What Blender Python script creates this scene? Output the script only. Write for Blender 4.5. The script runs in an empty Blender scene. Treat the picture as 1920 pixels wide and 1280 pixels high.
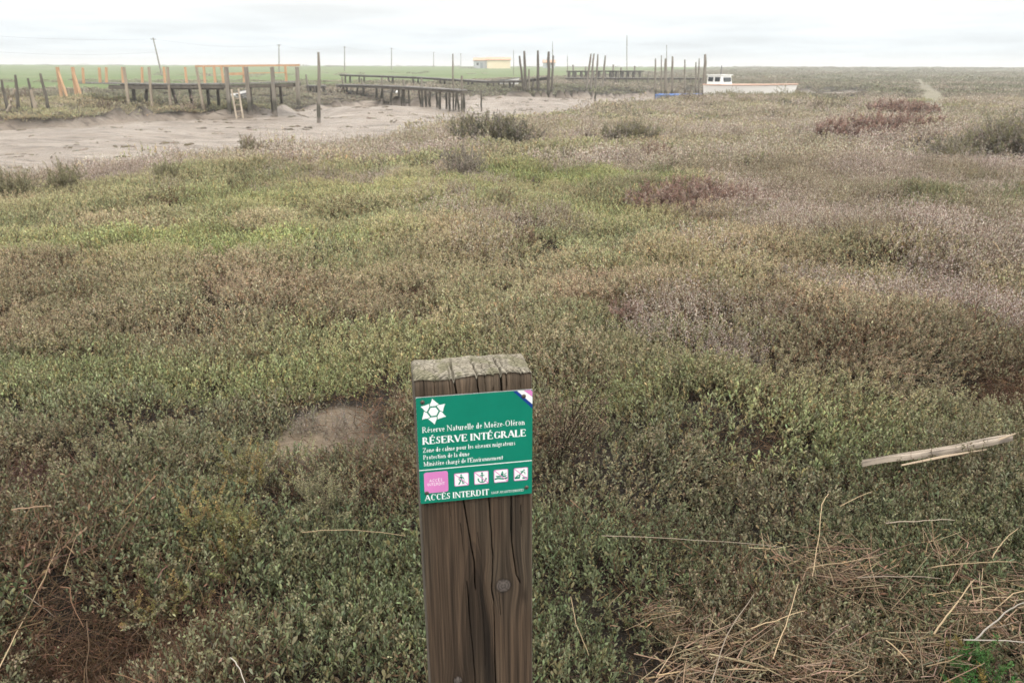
import bpy, bmesh, math, random
import numpy as np
from mathutils import Vector, Matrix, Euler

# ------------------------------------------------------------------ scene, camera, sky, sun
SC = bpy.context.scene
COL = SC.collection
rng = np.random.default_rng(11)
random.seed(11)
FPX = 1480.0                                  # focal length in pixels of a 1920 wide frame
PITCH = math.atan(516 / FPX)
ROLL = math.radians(0.2)
CAM = np.array([0.0, 0.0, 1.6])
RIGHT = np.array([1.0, 0, 0]); FWD = np.array([0, math.cos(PITCH), -math.sin(PITCH)]); UP = np.array([0, math.sin(PITCH), math.cos(PITCH)])
RC = math.cos(ROLL) * RIGHT + math.sin(ROLL) * UP
UC = -math.sin(ROLL) * RIGHT + math.cos(ROLL) * UP

cam = bpy.data.cameras.new('camera')
cam.sensor_width = 23.6; cam.lens = FPX / 1920 * 23.6; cam.clip_start = 0.05; cam.clip_end = 9000
cam.dof.use_dof = True; cam.dof.focus_distance = 1.45; cam.dof.aperture_fstop = 9.0
camo = bpy.data.objects.new('camera', cam); COL.objects.link(camo)
camo.matrix_world = Matrix(((RC[0], UC[0], -FWD[0], CAM[0]), (RC[1], UC[1], -FWD[1], CAM[1]), (RC[2], UC[2], -FWD[2], CAM[2]), (0, 0, 0, 1)))
SC.camera = camo

SUN_EL, SUN_AZ = math.radians(52), math.radians(140)      # azimuth clockwise from +Y (the view direction)
world = bpy.data.worlds.new('World'); SC.world = world; world.use_nodes = True
nt = world.node_tree; nt.nodes.clear()
def wn(t, **k):
    n = nt.nodes.new(t)
    for a, b in k.items(): setattr(n, a, b)
    return n
wl = nt.links.new
w_out = wn('ShaderNodeOutputWorld')
sky = wn('ShaderNodeTexSky', sky_type='NISHITA', sun_disc=False, sun_elevation=SUN_EL, sun_rotation=SUN_AZ, air_density=1.0, dust_density=3.0)
bg1 = wn('ShaderNodeBackground'); bg1.inputs['Strength'].default_value = 0.1; wl(sky.outputs[0], bg1.inputs['Color'])
# overcast cloud deck: brighter overhead, zenith raised to keep the land lit
tc = wn('ShaderNodeTexCoord'); sep = wn('ShaderNodeSeparateXYZ'); wl(tc.outputs['Generated'], sep.inputs[0])
zc = wn('ShaderNodeClamp'); wl(sep.outputs['Z'], zc.inputs[0])
zz = wn('ShaderNodeMath', operation='MULTIPLY_ADD'); wl(zc.outputs[0], zz.inputs[0]); zz.inputs[1].default_value = 2.5; zz.inputs[2].default_value = 1.0
den = wn('ShaderNodeMath', operation='ADD'); wl(zc.outputs[0], den.inputs[0]); den.inputs[1].default_value = 0.06
dv = wn('ShaderNodeVectorMath', operation='DIVIDE'); wl(tc.outputs['Generated'], dv.inputs[0])
cmb = wn('ShaderNodeCombineXYZ'); [wl(den.outputs[0], cmb.inputs[i]) for i in range(3)]; wl(cmb.outputs[0], dv.inputs[1])
cn = wn('ShaderNodeTexNoise'); cn.inputs['Scale'].default_value = 0.55; cn.inputs['Detail'].default_value = 2; wl(dv.outputs[0], cn.inputs['Vector'])
cr = wn('ShaderNodeMapRange'); cr.inputs['From Min'].default_value = 0.3; cr.inputs['From Max'].default_value = 0.7; cr.inputs['To Min'].default_value = 0.86; cr.inputs['To Max'].default_value = 1.14
wl(cn.outputs[0], cr.inputs[0])
mul = wn('ShaderNodeMath', operation='MULTIPLY'); wl(zz.outputs[0], mul.inputs[0]); wl(cr.outputs[0], mul.inputs[1])
ramp = wn('ShaderNodeValToRGB'); wl(zc.outputs[0], ramp.inputs[0])
ce = ramp.color_ramp.elements
ce[0].position = 0.0; ce[0].color = (0.77, 0.87, 0.93, 1); ce[1].position = 0.10; ce[1].color = (1.0, 0.99, 0.96, 1)
e2 = ramp.color_ramp.elements.new(0.035); e2.color = (0.86, 0.92, 0.955, 1)
bg2 = wn('ShaderNodeBackground'); wl(ramp.outputs[0], bg2.inputs['Color']); 
st = wn('ShaderNodeMath', operation='MULTIPLY'); wl(mul.outputs[0], st.inputs[0]); st.inputs[1].default_value = 0.95
wl(st.outputs[0], bg2.inputs['Strength'])
mixw = wn('ShaderNodeMixShader'); mixw.inputs[0].default_value = 0.92
wl(bg1.outputs[0], mixw.inputs[1]); wl(bg2.outputs[0], mixw.inputs[2]); wl(mixw.outputs[0], w_out.inputs['Surface'])

sl = bpy.data.lights.new('sun', 'SUN'); sl.energy = 1.2; sl.angle = math.radians(22); sl.color = (1.0, 0.96, 0.9)
so = bpy.data.objects.new('sun', sl); COL.objects.link(so)
sd = Vector((math.sin(SUN_AZ) * math.cos(SUN_EL), math.cos(SUN_AZ) * math.cos(SUN_EL), math.sin(SUN_EL)))
so.rotation_euler = sd.to_track_quat('Z', 'Y').to_euler(); so.location = (0, 0, 40)

SC.view_settings.view_transform = 'Standard'; SC.view_settings.look = 'None'
SC.view_settings.exposure = 0.12; SC.view_settings.gamma = 1.0
SC.render.engine = 'CYCLES'
SC.cycles.max_bounces = 6; SC.cycles.diffuse_bounces = 2; SC.cycles.glossy_bounces = 2; SC.cycles.transmission_bounces = 2; SC.cycles.volume_bounces = 0; SC.cycles.transparent_max_bounces = 6
SC.cycles.use_denoising = True; SC.cycles.use_adaptive_sampling = True; SC.cycles.adaptive_threshold = 0.03; SC.cycles.adaptive_min_samples = 16

# ------------------------------------------------------------------ helpers
def ray(px, py):
    u = (px - 960) / FPX; v = (py - 640) / FPX
    return FWD + u * RC - v * UC
def at(px, py, z=0.0):                       # photo pixel on the level z
    d = ray(px, py); return CAM + d * ((z - CAM[2]) / d[2])
def atY(px, py, Y):                          # photo pixel at the distance Y
    d = ray(px, py); return CAM + d * (Y / d[1])

_T = rng.random((256, 256))
def vnoise(x, y, seed=0):
    x = np.asarray(x, float) + seed * 37.17; y = np.asarray(y, float) + seed * 91.7
    xi = np.floor(x).astype(int); yi = np.floor(y).astype(int); fx = x - xi; fy = y - yi
    fx = fx * fx * (3 - 2 * fx); fy = fy * fy * (3 - 2 * fy)
    a = _T[xi & 255, yi & 255]; b = _T[(xi + 1) & 255, yi & 255]; c = _T[xi & 255, (yi + 1) & 255]; d = _T[(xi + 1) & 255, (yi + 1) & 255]
    return (a * (1 - fx) + b * fx) * (1 - fy) + (c * (1 - fx) + d * fx) * fy
def fbm(x, y, seed=0, o=4):
    s = 0; a = 0.5; n = 0
    for i in range(o):
        s = s + a * vnoise(np.asarray(x) * 2 ** i, np.asarray(y) * 2 ** i, seed + i * 5); n += a; a *= 0.5
    return s / n
def sstep(a, b, x):
    t = np.clip((x - a) / (b - a), 0, 1); return t * t * (3 - 2 * t)

def tag(o, label=None, cat=None, group=None, kind=None):
    if label: o['label'] = label
    if cat: o['category'] = cat
    if group: o['group'] = group
    if kind: o['kind'] = kind
    return o
def link(o, parent=None):
    COL.objects.link(o)
    if parent is not None: o.parent = parent
    return o
def empty(name, loc=(0, 0, 0)):
    o = bpy.data.objects.new(name, None); o.location = loc; o.empty_display_size = 0.1
    return link(o)
class MB:
    """collects shapes in one mesh"""
    def __init__(s): s.v = []; s.f = []; s.c = []; s.smooth = False
    def add(s, vs, fs, col=None):
        b = len(s.v); s.v += [tuple(map(float, p)) for p in vs]; s.f += [tuple(i + b for i in f) for f in fs]
        s.c += [col if col is not None else (1, 1, 1, 1)] * len(vs)
    def box(s, c, size, M=None):
        x, y, z = [k / 2 for k in size]
        P = [Vector((a * x, b * y, d * z)) for a in (-1, 1) for b in (-1, 1) for d in (-1, 1)]
        if M is not None: P = [M @ p for p in P]
        P = [p + Vector(c) for p in P]
        s.add(P, [(0, 1, 3, 2), (4, 6, 7, 5), (0, 4, 5, 1), (2, 3, 7, 6), (0, 2, 6, 4), (1, 5, 7, 3)])
    def beam(s, a, b, w, h=None, taper=1.0, up=(0, 0, 1)):
        a = Vector(a); b = Vector(b); h = h or w; d = (b - a).normalized(); u = Vector(up)
        if abs(d.dot(u)) > 0.95: u = Vector((0, 1, 0))
        sx = d.cross(u).normalized(); sy = sx.cross(d)
        P = []
        for p, t in ((a, 1), (b, taper)):
            for i, j in ((-1, -1), (1, -1), (1, 1), (-1, 1)): P.append(p + sx * (i * w / 2 * t) + sy * (j * h / 2 * t))
        s.add(P, [(3, 2, 1, 0), (4, 5, 6, 7), (0, 1, 5, 4), (1, 2, 6, 5), (2, 3, 7, 6), (3, 0, 4, 7)])
    def tube(s, pts, rad, n=6, cap=True, col=None):
        pts = [Vector(p) for p in pts]; m = len(pts); V = []; F = []
        r = [rad] * m if isinstance(rad, (int, float)) else rad
        for i, p in enumerate(pts):
            d = (pts[min(i + 1, m - 1)] - pts[max(i - 1, 0)]).normalized(); u = Vector((0, 0, 1)) if abs(d.z) < 0.9 else Vector((1, 0, 0))
            a = d.cross(u).normalized(); b = a.cross(d)
            for k in range(n):
                t = 2 * math.pi * k / n; V.append(p + (a * math.cos(t) + b * math.sin(t)) * r[i])
        for i in range(m - 1):
            for k in range(n):
                F.append((i * n + k, i * n + (k + 1) % n, (i + 1) * n + (k + 1) % n, (i + 1) * n + k))
        if cap: F += [tuple(range(n))[::-1], tuple((m - 1) * n + k for k in range(n))]
        s.add(V, F, col)
    def mesh(s, name, color=False, smooth=False):
        me = bpy.data.meshes.new(name); me.from_pydata(s.v, [], s.f); me.update()
        if color:
            at_ = me.color_attributes.new('tone', 'FLOAT_COLOR', 'POINT'); at_.data.foreach_set('color', np.array(s.c, np.float32).ravel())
        if smooth: me.polygons.foreach_set('use_smooth', np.ones(len(me.polygons), bool))
        return me
    def build(s, name, mat, parent=None, color=False, smooth=False):
        me = s.mesh(name, color, smooth); me.materials.append(mat)
        return link(bpy.data.objects.new(name, me), parent)

# ------------------------------------------------------------------ materials
def new_mat(name):
    m = bpy.data.materials.new(name); m.use_nodes = True; m.node_tree.nodes.clear(); return m
class NT:
    def __init__(s, m): s.t = m.node_tree; s.m = m
    def n(s, t, ins=None, **k):
        q = s.t.nodes.new(t)
        for a, b in k.items(): setattr(q, a, b)
        for a, b in (ins or {}).items():
            if isinstance(b, bpy.types.NodeSocket): s.t.links.new(b, q.inputs[a])
            else: q.inputs[a].default_value = b
        return q
    def ramp(s, fac, stops):
        r = s.n('ShaderNodeValToRGB', {0: fac}); e = r.color_ramp.elements
        while len(e) < len(stops): e.new(0.5)
        for i, (p, c) in enumerate(stops): e[i].position = p; e[i].color = (*c, 1)
        return r.outputs[0]
    def mix(s, fac, a, b, mode='MIX'):
        q = s.n('ShaderNodeMix', data_type='RGBA', blend_type=mode)
        for i, v in ((0, fac), (6, a), (7, b)):
            if isinstance(v, bpy.types.NodeSocket): s.t.links.new(v, q.inputs[i])
            else: q.inputs[i].default_value = (*v, 1) if isinstance(v, tuple) and len(v) == 3 else v
        return q.outputs[2]
    def out(s, sh): s.t.links.new(sh, s.n('ShaderNodeOutputMaterial').inputs['Surface'])
def obj_noise(k, scale, detail=4, stretch=(1, 1, 1), rough=0.55, coord='Object'):
    tcn = k.n('ShaderNodeTexCoord'); mp = k.n('ShaderNodeMapping', {'Vector': tcn.outputs[coord], 'Scale': stretch})
    return k.n('ShaderNodeTexNoise', {'Vector': mp.outputs[0], 'Scale': scale, 'Detail': detail, 'Roughness': rough}).outputs[0]
def simple(name, c1, c2=None, scale=8.0, rough=0.8, stretch=(1, 1, 1), bump=0.0, spec=0.3, metallic=0.0):
    m = new_mat(name); k = NT(m)
    nz = obj_noise(k, scale, 5, stretch)
    col = k.ramp(nz, [(0.3, c1), (0.7, c2 or c1)])
    p = k.n('ShaderNodeBsdfPrincipled', {'Base Color': col, 'Roughness': rough, 'Specular IOR Level': spec, 'Metallic': metallic})
    if bump:
        b = k.n('ShaderNodeBump', {'Strength': bump, 'Distance': 0.02, 'Height': nz}); k.t.links.new(b.outputs[0], p.inputs['Normal'])
    k.out(p.outputs[0]); return m

def leaf_mat(name, trans=0.25, rough=0.6, spec=0.25, stem=(0.10, 0.065, 0.042)):
    """leaf colour = the leaf's own tone * the plant's tint; tone alpha 0 marks stems"""
    m = new_mat(name); k = NT(m)
    a = k.n('ShaderNodeAttribute', attribute_name='tone')
    t = k.n('ShaderNodeAttribute', attribute_name='tint', attribute_type='INSTANCER')
    leaf = k.mix(1.0, a.outputs['Color'], t.outputs['Color'], 'MULTIPLY')
    stemc = k.mix(1.0, a.outputs['Color'], stem, 'MULTIPLY')
    col = k.mix(a.outputs['Alpha'], stemc, leaf)
    p = k.n('ShaderNodeBsdfPrincipled', {'Base Color': col, 'Roughness': rough, 'Specular IOR Level': spec})
    tr = k.n('ShaderNodeBsdfTranslucent', {'Color': col})
    mx = k.n('ShaderNodeMixShader', {0: trans, 1: p.outputs[0], 2: tr.outputs[0]})
    k.out(mx.outputs[0]); return m
M_LEAF = leaf_mat('leaf', 0.18, 0.55, 0.3, (0.075, 0.05, 0.032))
M_DRY = leaf_mat('dry_plant', 0.15, 0.85, 0.1)
def tone_mat(name, rough=0.8, spec=0.2, bump=0.0, bscale=400, trans=0.0):
    m = new_mat(name); k = NT(m)
    a = k.n('ShaderNodeAttribute', attribute_name='tone')
    p = k.n('ShaderNodeBsdfPrincipled', {'Base Color': a.outputs['Color'], 'Roughness': rough, 'Specular IOR Level': spec})
    if bump:
        nz = obj_noise(k, bscale, 3, (1, 1, 0.06)); b = k.n('ShaderNodeBump', {'Strength': bump, 'Distance': 0.001, 'Height': nz}); k.t.links.new(b.outputs[0], p.inputs['Normal'])
    sh = p.outputs[0]
    if trans:
        tr = k.n('ShaderNodeBsdfTranslucent', {'Color': a.outputs['Color']}); sh = k.n('ShaderNodeMixShader', {0: trans, 1: sh, 2: tr.outputs[0]}).outputs[0]
    k.out(sh); return m
M_TONE = tone_mat('plant_tone', trans=0.15)

# ------------------------------------------------------------------ the lie of the land
NEAR = [(-80, 4), (-14, 11.2), (-8.6, 13), (-7.3, 15.0), (-6.6, 17.4), (-4.7, 19.3), (-2.8, 22.5), (-2.2, 25.5), (0.8, 29.5), (4.3, 38.0), (10.5, 49.0), (19, 54), (25, 58), (29, 66), (31, 74)]
FAR = [(-80, 29), (-23, 35.2), (-19.2, 36.2), (-18.0, 40), (-15.5, 42.8), (-12.8, 45), (-12.6, 50), (-9.8, 55.5), (-6.2, 54), (-4.2, 58), (-2.6, 64), (1.7, 65), (9, 71), (18, 79), (27, 80.5), (31, 75)]
def seg_dist(x, y, L):
    d = np.full(np.shape(x), 1e9)
    for (ax, ay), (bx, by) in zip(L[:-1], L[1:]):
        vx, vy = bx - ax, by - ay; t = np.clip(((x - ax) * vx + (y - ay) * vy) / (vx * vx + vy * vy), 0, 1)
        d = np.minimum(d, np.hypot(x - ax - t * vx, y - ay - t * vy))
    return d
def inside(x, y, P):
    r = np.zeros(np.shape(x), bool); n = len(P)
    for i in range(n):
        (ax, ay), (bx, by) = P[i], P[(i + 1) % n]
        if ay == by: continue
        c = ((ay > y) != (by > y)) & (x < (bx - ax) * (y - ay) / (by - ay) + ax); r ^= c
    return r
CHAN = NEAR + FAR[::-1]
GULLY = [tuple(at(562, 186, -0.3)[:2]), tuple(at(585, 200, -0.5)[:2]), tuple(at(602, 232, -0.95)[:2])]
PATH = [tuple(at(1700, 222)[:2]), tuple(at(1755, 196)[:2]), tuple(at(1748, 170)[:2]), tuple(at(1722, 146)[:2])]
BARE = [(*at(592, 782, -0.2)[:2], 0.16, 0.08), (*at(730, 800, -0.2)[:2], 0.07, 0.05), (*at(632, 757, -0.2)[:2], 0.13, 0.06), (*at(556, 808, -0.2)[:2], 0.10, 0.06)]
def bare(x, y, gx_=0.0, gy_=0.0):
    b = np.zeros(np.shape(x))
    wob = (fbm(np.asarray(x) * 5, np.asarray(y) * 5, 71) - 0.5) * 0.9
    for cx, cy, rx, ry in BARE: b = np.maximum(b, 1 - sstep(0.75, 1.25, np.hypot((x - cx) / (rx + gx_), (y - cy + gy_ * 0.6) / (ry + gy_)) + wob * (1 if gx_ == 0 else 0.5)))
    return b
# cushions of plants stand on little hummocks, kept in a height map of 10 cm cells
HX0, HX1, HY0, HY1, HR = -34.0, 46.0, -4.0, 72.0, 0.1
HM = np.zeros((int((HX1 - HX0) / HR) + 1, int((HY1 - HY0) / HR) + 1))
nb = int((HX1 - HX0) * (HY1 - HY0) * 0.55)
bx = rng.uniform(HX0, HX1, nb); by = rng.uniform(HY0, HY1, nb); br = rng.uniform(0.45, 1.3, nb); bh = rng.uniform(0.06, 0.24, nb) * (0.6 + 0.5 * br)
for x, y, r, h in zip(bx, by, br, bh):
    i0 = max(int((x - r - HX0) / HR), 0); i1 = min(int((x + r - HX0) / HR) + 2, HM.shape[0]); j0 = max(int((y - r - HY0) / HR), 0); j1 = min(int((y + r - HY0) / HR) + 2, HM.shape[1])
    X, Y = np.meshgrid(HX0 + np.arange(i0, i1) * HR, HY0 + np.arange(j0, j1) * HR, indexing='ij')
    q = 1 - ((X - x) ** 2 + (Y - y) ** 2) / r ** 2
    HM[i0:i1, j0:j1] = np.maximum(HM[i0:i1, j0:j1], h * np.sqrt(np.clip(q, 0, 1)))
def hum(x, y):
    fx = np.clip((np.asarray(x) - HX0) / HR, 0, HM.shape[0] - 1.001); fy = np.clip((np.asarray(y) - HY0) / HR, 0, HM.shape[1] - 1.001)
    i = fx.astype(int); j = fy.astype(int); a = fx - i; b = fy - j
    return (HM[i, j] * (1 - a) + HM[i + 1, j] * a) * (1 - b) + (HM[i, j + 1] * (1 - a) + HM[i + 1, j + 1] * a) * b
MOUNDS = []          # (x, y, rx, ry, h) filled from the photo: larger swells
for px, py, rx, ry, h in [(1330, 345, 1.0, 0.8, 0.18), (1560, 300, 2.2, 1.5, 0.22), (1720, 430, 1.6, 1.0, 0.2), (1760, 590, 0.9, 0.6, 0.22), (1640, 245, 2.0, 1.4, 0.3), (930, 240, 1.6, 1.2, 0.2),
                          (1320, 520, 1.0, 0.7, 0.12), (250, 900, 0.6, 0.4, 0.08), (1700, 345, 1.5, 1.0, 0.15), (480, 300, 1.6, 0.8, 0.14), (1880, 260, 3, 3, 0.35)]:
    p = at(px, py, 0.05); MOUNDS.append((p[0], p[1], rx, ry, h))
DIPS = []
for px, py, r, h in [(190, 1150, 0.22, 0.16), (60, 1190, 0.3, 0.14), (1860, 690, 0.45, 0.12), (1330, 880, 0.2, 0.12), (90, 830, 0.25, 0.13), (1050, 860, 0.2, 0.1)]:
    p = at(px, py, -0.05); DIPS.append((p[0], p[1], r, h))
def H(x, y):
    x = np.asarray(x, float); y = np.asarray(y, float)
    edge = sstep(60, 72, y) + sstep(40, 46, x) + sstep(-28, -34, x); edge = np.clip(edge, 0, 1)
    bf = bare(x, y)
    z = -0.26 + (1 - edge) * hum(x, y) * 0.5 * (1 - bf) + 0.10 * (fbm(x * 0.35, y * 0.35, 3) - 0.5) + 0.25 * (fbm(x * 0.06, y * 0.06, 9, 3) - 0.5)
    z += 0.05 * (fbm(x * 3.0, y * 3.0, 13, 2) - 0.5)
    for cx, cy, rx, ry, h in MOUNDS:
        q = ((x - cx) / rx) ** 2 + ((y - cy) / ry) ** 2; z += h * np.exp(-q)
    for cx, cy, r, h in DIPS:
        z -= h * np.exp(-((x - cx) ** 2 + (y - cy) ** 2) / r ** 2)
    z = z * (1 - 0.6 * bf) + bf * 0.6 * (-0.25)
    z += 1.35 * sstep(150, 380, y)
    wob = 1.6 * (fbm(x * 0.35, y * 0.35, 21, 4) - 0.5)
    ins = inside(x, y, CHAN); dn = seg_dist(x, y, NEAR); df = seg_dist(x, y, FAR)
    z = z - np.where(ins | (dn < df), 0, 0.42 * np.exp(-(df / 4.0) ** 2))
    sn = np.where(ins, dn, -dn) + wob; sf = np.where(ins, df, -df) + wob
    both = np.where(ins, np.minimum(dn, df), -np.minimum(dn, df)) + wob
    floor = np.minimum(-0.25 - 0.70 * sstep(0.1, 3.0, sn), -0.62 - 0.33 * sstep(0.2, 9.0, sf))
    mudrel = 0.42 * (fbm(x * 0.20, y * 0.42, 31, 4) - 0.5) + 0.14 * (fbm(x * 0.8, y * 1.5, 33, 4) - 0.5)
    floor = floor + mudrel
    for bx_, by_, br_, bh_ in ((*atY(1410, 160, 58.8)[:2], 5.0, 0.40), (*atY(1273, 178, 53.5)[:2], 3.0, 0.50), (*at(690, 205, -0.7)[:2], 4.5, 0.30), (*at(500, 205, -0.8)[:2], 2.5, 0.22), (*at(930, 188, -0.7)[:2], 4.5, 0.32), (*at(200, 250, -0.9)[:2], 3.0, 0.16), (*at(1020, 185, -0.7)[:2], 3.0, 0.2)): floor = floor + bh_ * np.exp(-((x - bx_) ** 2 + (y - by_) ** 2) / br_ ** 2)
    floor = np.minimum(floor, -0.2)
    m = sstep(-0.05, 0.35, both)
    z = z * (1 - m) + floor * m
    g = seg_dist(x, y, GULLY); gm = np.exp(-(g / 0.9) ** 2) * sstep(34, 38, y); z -= 0.5 * gm * sstep(-1.0, -0.6, z)
    return z
def mudmask(x, y):
    x = np.asarray(x, float); y = np.asarray(y, float)
    wob = 1.6 * (fbm(x * 0.35, y * 0.35, 21, 4) - 0.5)
    ins = inside(x, y, CHAN); d = np.minimum(seg_dist(x, y, NEAR), seg_dist(x, y, FAR))
    both = np.where(ins, d, -d) + wob
    g = seg_dist(x, y, GULLY)
    return np.maximum(sstep(-0.1, 0.25, both), (g < 0.5) * 1.0)
def greenmask(x, y):                         # mown green meadow behind the pier
    return sstep(0, 10, (y - 62) - np.maximum(0, (np.asarray(x) + 24)) * 2.6 - 10 * (fbm(np.asarray(x) * 0.05, np.asarray(y) * 0.05, 41) - 0.5)) * sstep(400, 120, np.asarray(x))
def spaced(parts):
    out = [parts[0][0]]
    for a, b, s in parts:
        n = max(int(round((b - a) / s)), 1); out += list(a + (b - a) * (np.arange(n) + 1) / n)
    return np.array(out)
gx = spaced([(-3000, -600, 600), (-600, -160, 40), (-160, -60, 6), (-60, -30, 1.2), (-30, -10, 0.4), (-10, 10, 0.16), (10, 32, 0.4), (32, 70, 1.2), (70, 160, 6), (160, 600, 40), (600, 3000, 600)])
gy = spaced([(-40, -4, 6), (-4, 12, 0.14), (12, 30, 0.3), (30, 75, 0.5), (75, 200, 4), (200, 700, 25), (700, 3000, 300)])
X, Y = np.meshgrid(gx, gy, indexing='ij'); Z = H(X, Y); MU = mudmask(X, Y); GR = greenmask(X, Y) * (1 - MU); BA = bare(X, Y, 0.09, 0.13)
PT = 1 - sstep(0.5, 1.3, seg_dist(X, Y, PATH) / (1 + 0.0 * X))
nx, ny = len(gx), len(gy)
idx = np.arange(nx * ny).reshape(nx, ny)
F = np.stack([idx[:-1, :-1], idx[1:, :-1], idx[1:, 1:], idx[:-1, 1:]], -1).reshape(-1, 4)
def np_mesh(name, V, F):
    me = bpy.data.meshes.new(name); nv = len(V); nf, k = F.shape
    me.vertices.add(nv); me.vertices.foreach_set('co', np.asarray(V, np.float32).ravel())
    me.loops.add(nf * k); me.loops.foreach_set('vertex_index', F.astype(np.int32).ravel())
    me.polygons.add(nf); me.polygons.foreach_set('loop_start', np.arange(nf, dtype=np.int32) * k)
    me.update(calc_edges=True); me.validate(); return me
gme = np_mesh('ground', np.stack([X, Y, Z], -1).reshape(-1, 3), F)
gme.polygons.foreach_set('use_smooth', np.ones(len(gme.polygons), bool))
ga = gme.color_attributes.new('cover', 'FLOAT_COLOR', 'POINT')
ga.data.foreach_set('color', np.stack([MU, GR, BA, PT], -1).astype(np.float32).ravel())
mg = new_mat('ground'); k = NT(mg)
cov = k.n('ShaderNodeAttribute', attribute_name='cover'); cs = k.n('ShaderNodeSeparateColor', {0: cov.outputs['Color']})
n1 = obj_noise(k, 0.9, 6, (0.5, 1.4, 1)); n2 = obj_noise(k, 9.0, 5); n3 = obj_noise(k, 0.05, 5, (0.5, 1, 1)); n4 = obj_noise(k, 3.0, 6, (0.35, 1.5, 1), 0.65)
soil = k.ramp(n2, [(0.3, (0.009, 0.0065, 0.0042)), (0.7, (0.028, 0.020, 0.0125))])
mudc = k.ramp(n1, [(0.3, (0.14, 0.108, 0.081)), (0.5, (0.225, 0.183, 0.145)), (0.7, (0.295, 0.25, 0.206))])
mudc = k.mix(k.n('ShaderNodeMapRange', {0: n4, 1: 0.54, 2: 0.62, 3: 0.0, 4: 0.75}).outputs[0], mudc, (0.085, 0.066, 0.05))
barec = k.ramp(n2, [(0.3, (0.125, 0.094, 0.062)), (0.7, (0.19, 0.148, 0.105))])
grass = k.ramp(n3, [(0.3, (0.075, 0.118, 0.032)), (0.55, (0.11, 0.145, 0.05)), (0.7, (0.15, 0.155, 0.08))])
geo = k.n('ShaderNodeNewGeometry'); gs = k.n('ShaderNodeSeparateXYZ', {0: geo.outputs['Position']})
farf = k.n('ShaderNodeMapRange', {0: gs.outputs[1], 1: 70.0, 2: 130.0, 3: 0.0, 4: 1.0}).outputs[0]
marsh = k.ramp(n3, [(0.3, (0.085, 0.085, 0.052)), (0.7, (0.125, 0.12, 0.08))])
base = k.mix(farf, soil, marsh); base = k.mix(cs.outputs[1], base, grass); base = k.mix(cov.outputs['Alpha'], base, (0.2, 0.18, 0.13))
base = k.mix(cs.outputs[2], base, barec); base = k.mix(cs.outputs[0], base, mudc)
rgh = k.n('ShaderNodeMapRange', {0: cs.outputs[0], 1: 0.0, 2: 1.0, 3: 0.9, 4: 0.5}).outputs[0]
bmp = k.n('ShaderNodeBump', {'Strength': 1.0, 'Distance': 0.2, 'Height': n4})
bm2 = k.n('ShaderNodeBump', {'Strength': 0.4, 'Distance': 0.01, 'Height': n2, 'Normal': bmp.outputs[0]})
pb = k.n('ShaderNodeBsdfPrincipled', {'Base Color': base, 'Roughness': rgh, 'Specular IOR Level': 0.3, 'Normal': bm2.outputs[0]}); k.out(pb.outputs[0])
gme.materials.append(mg)
tag(link(bpy.data.objects.new('ground', gme)), kind='structure')

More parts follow.
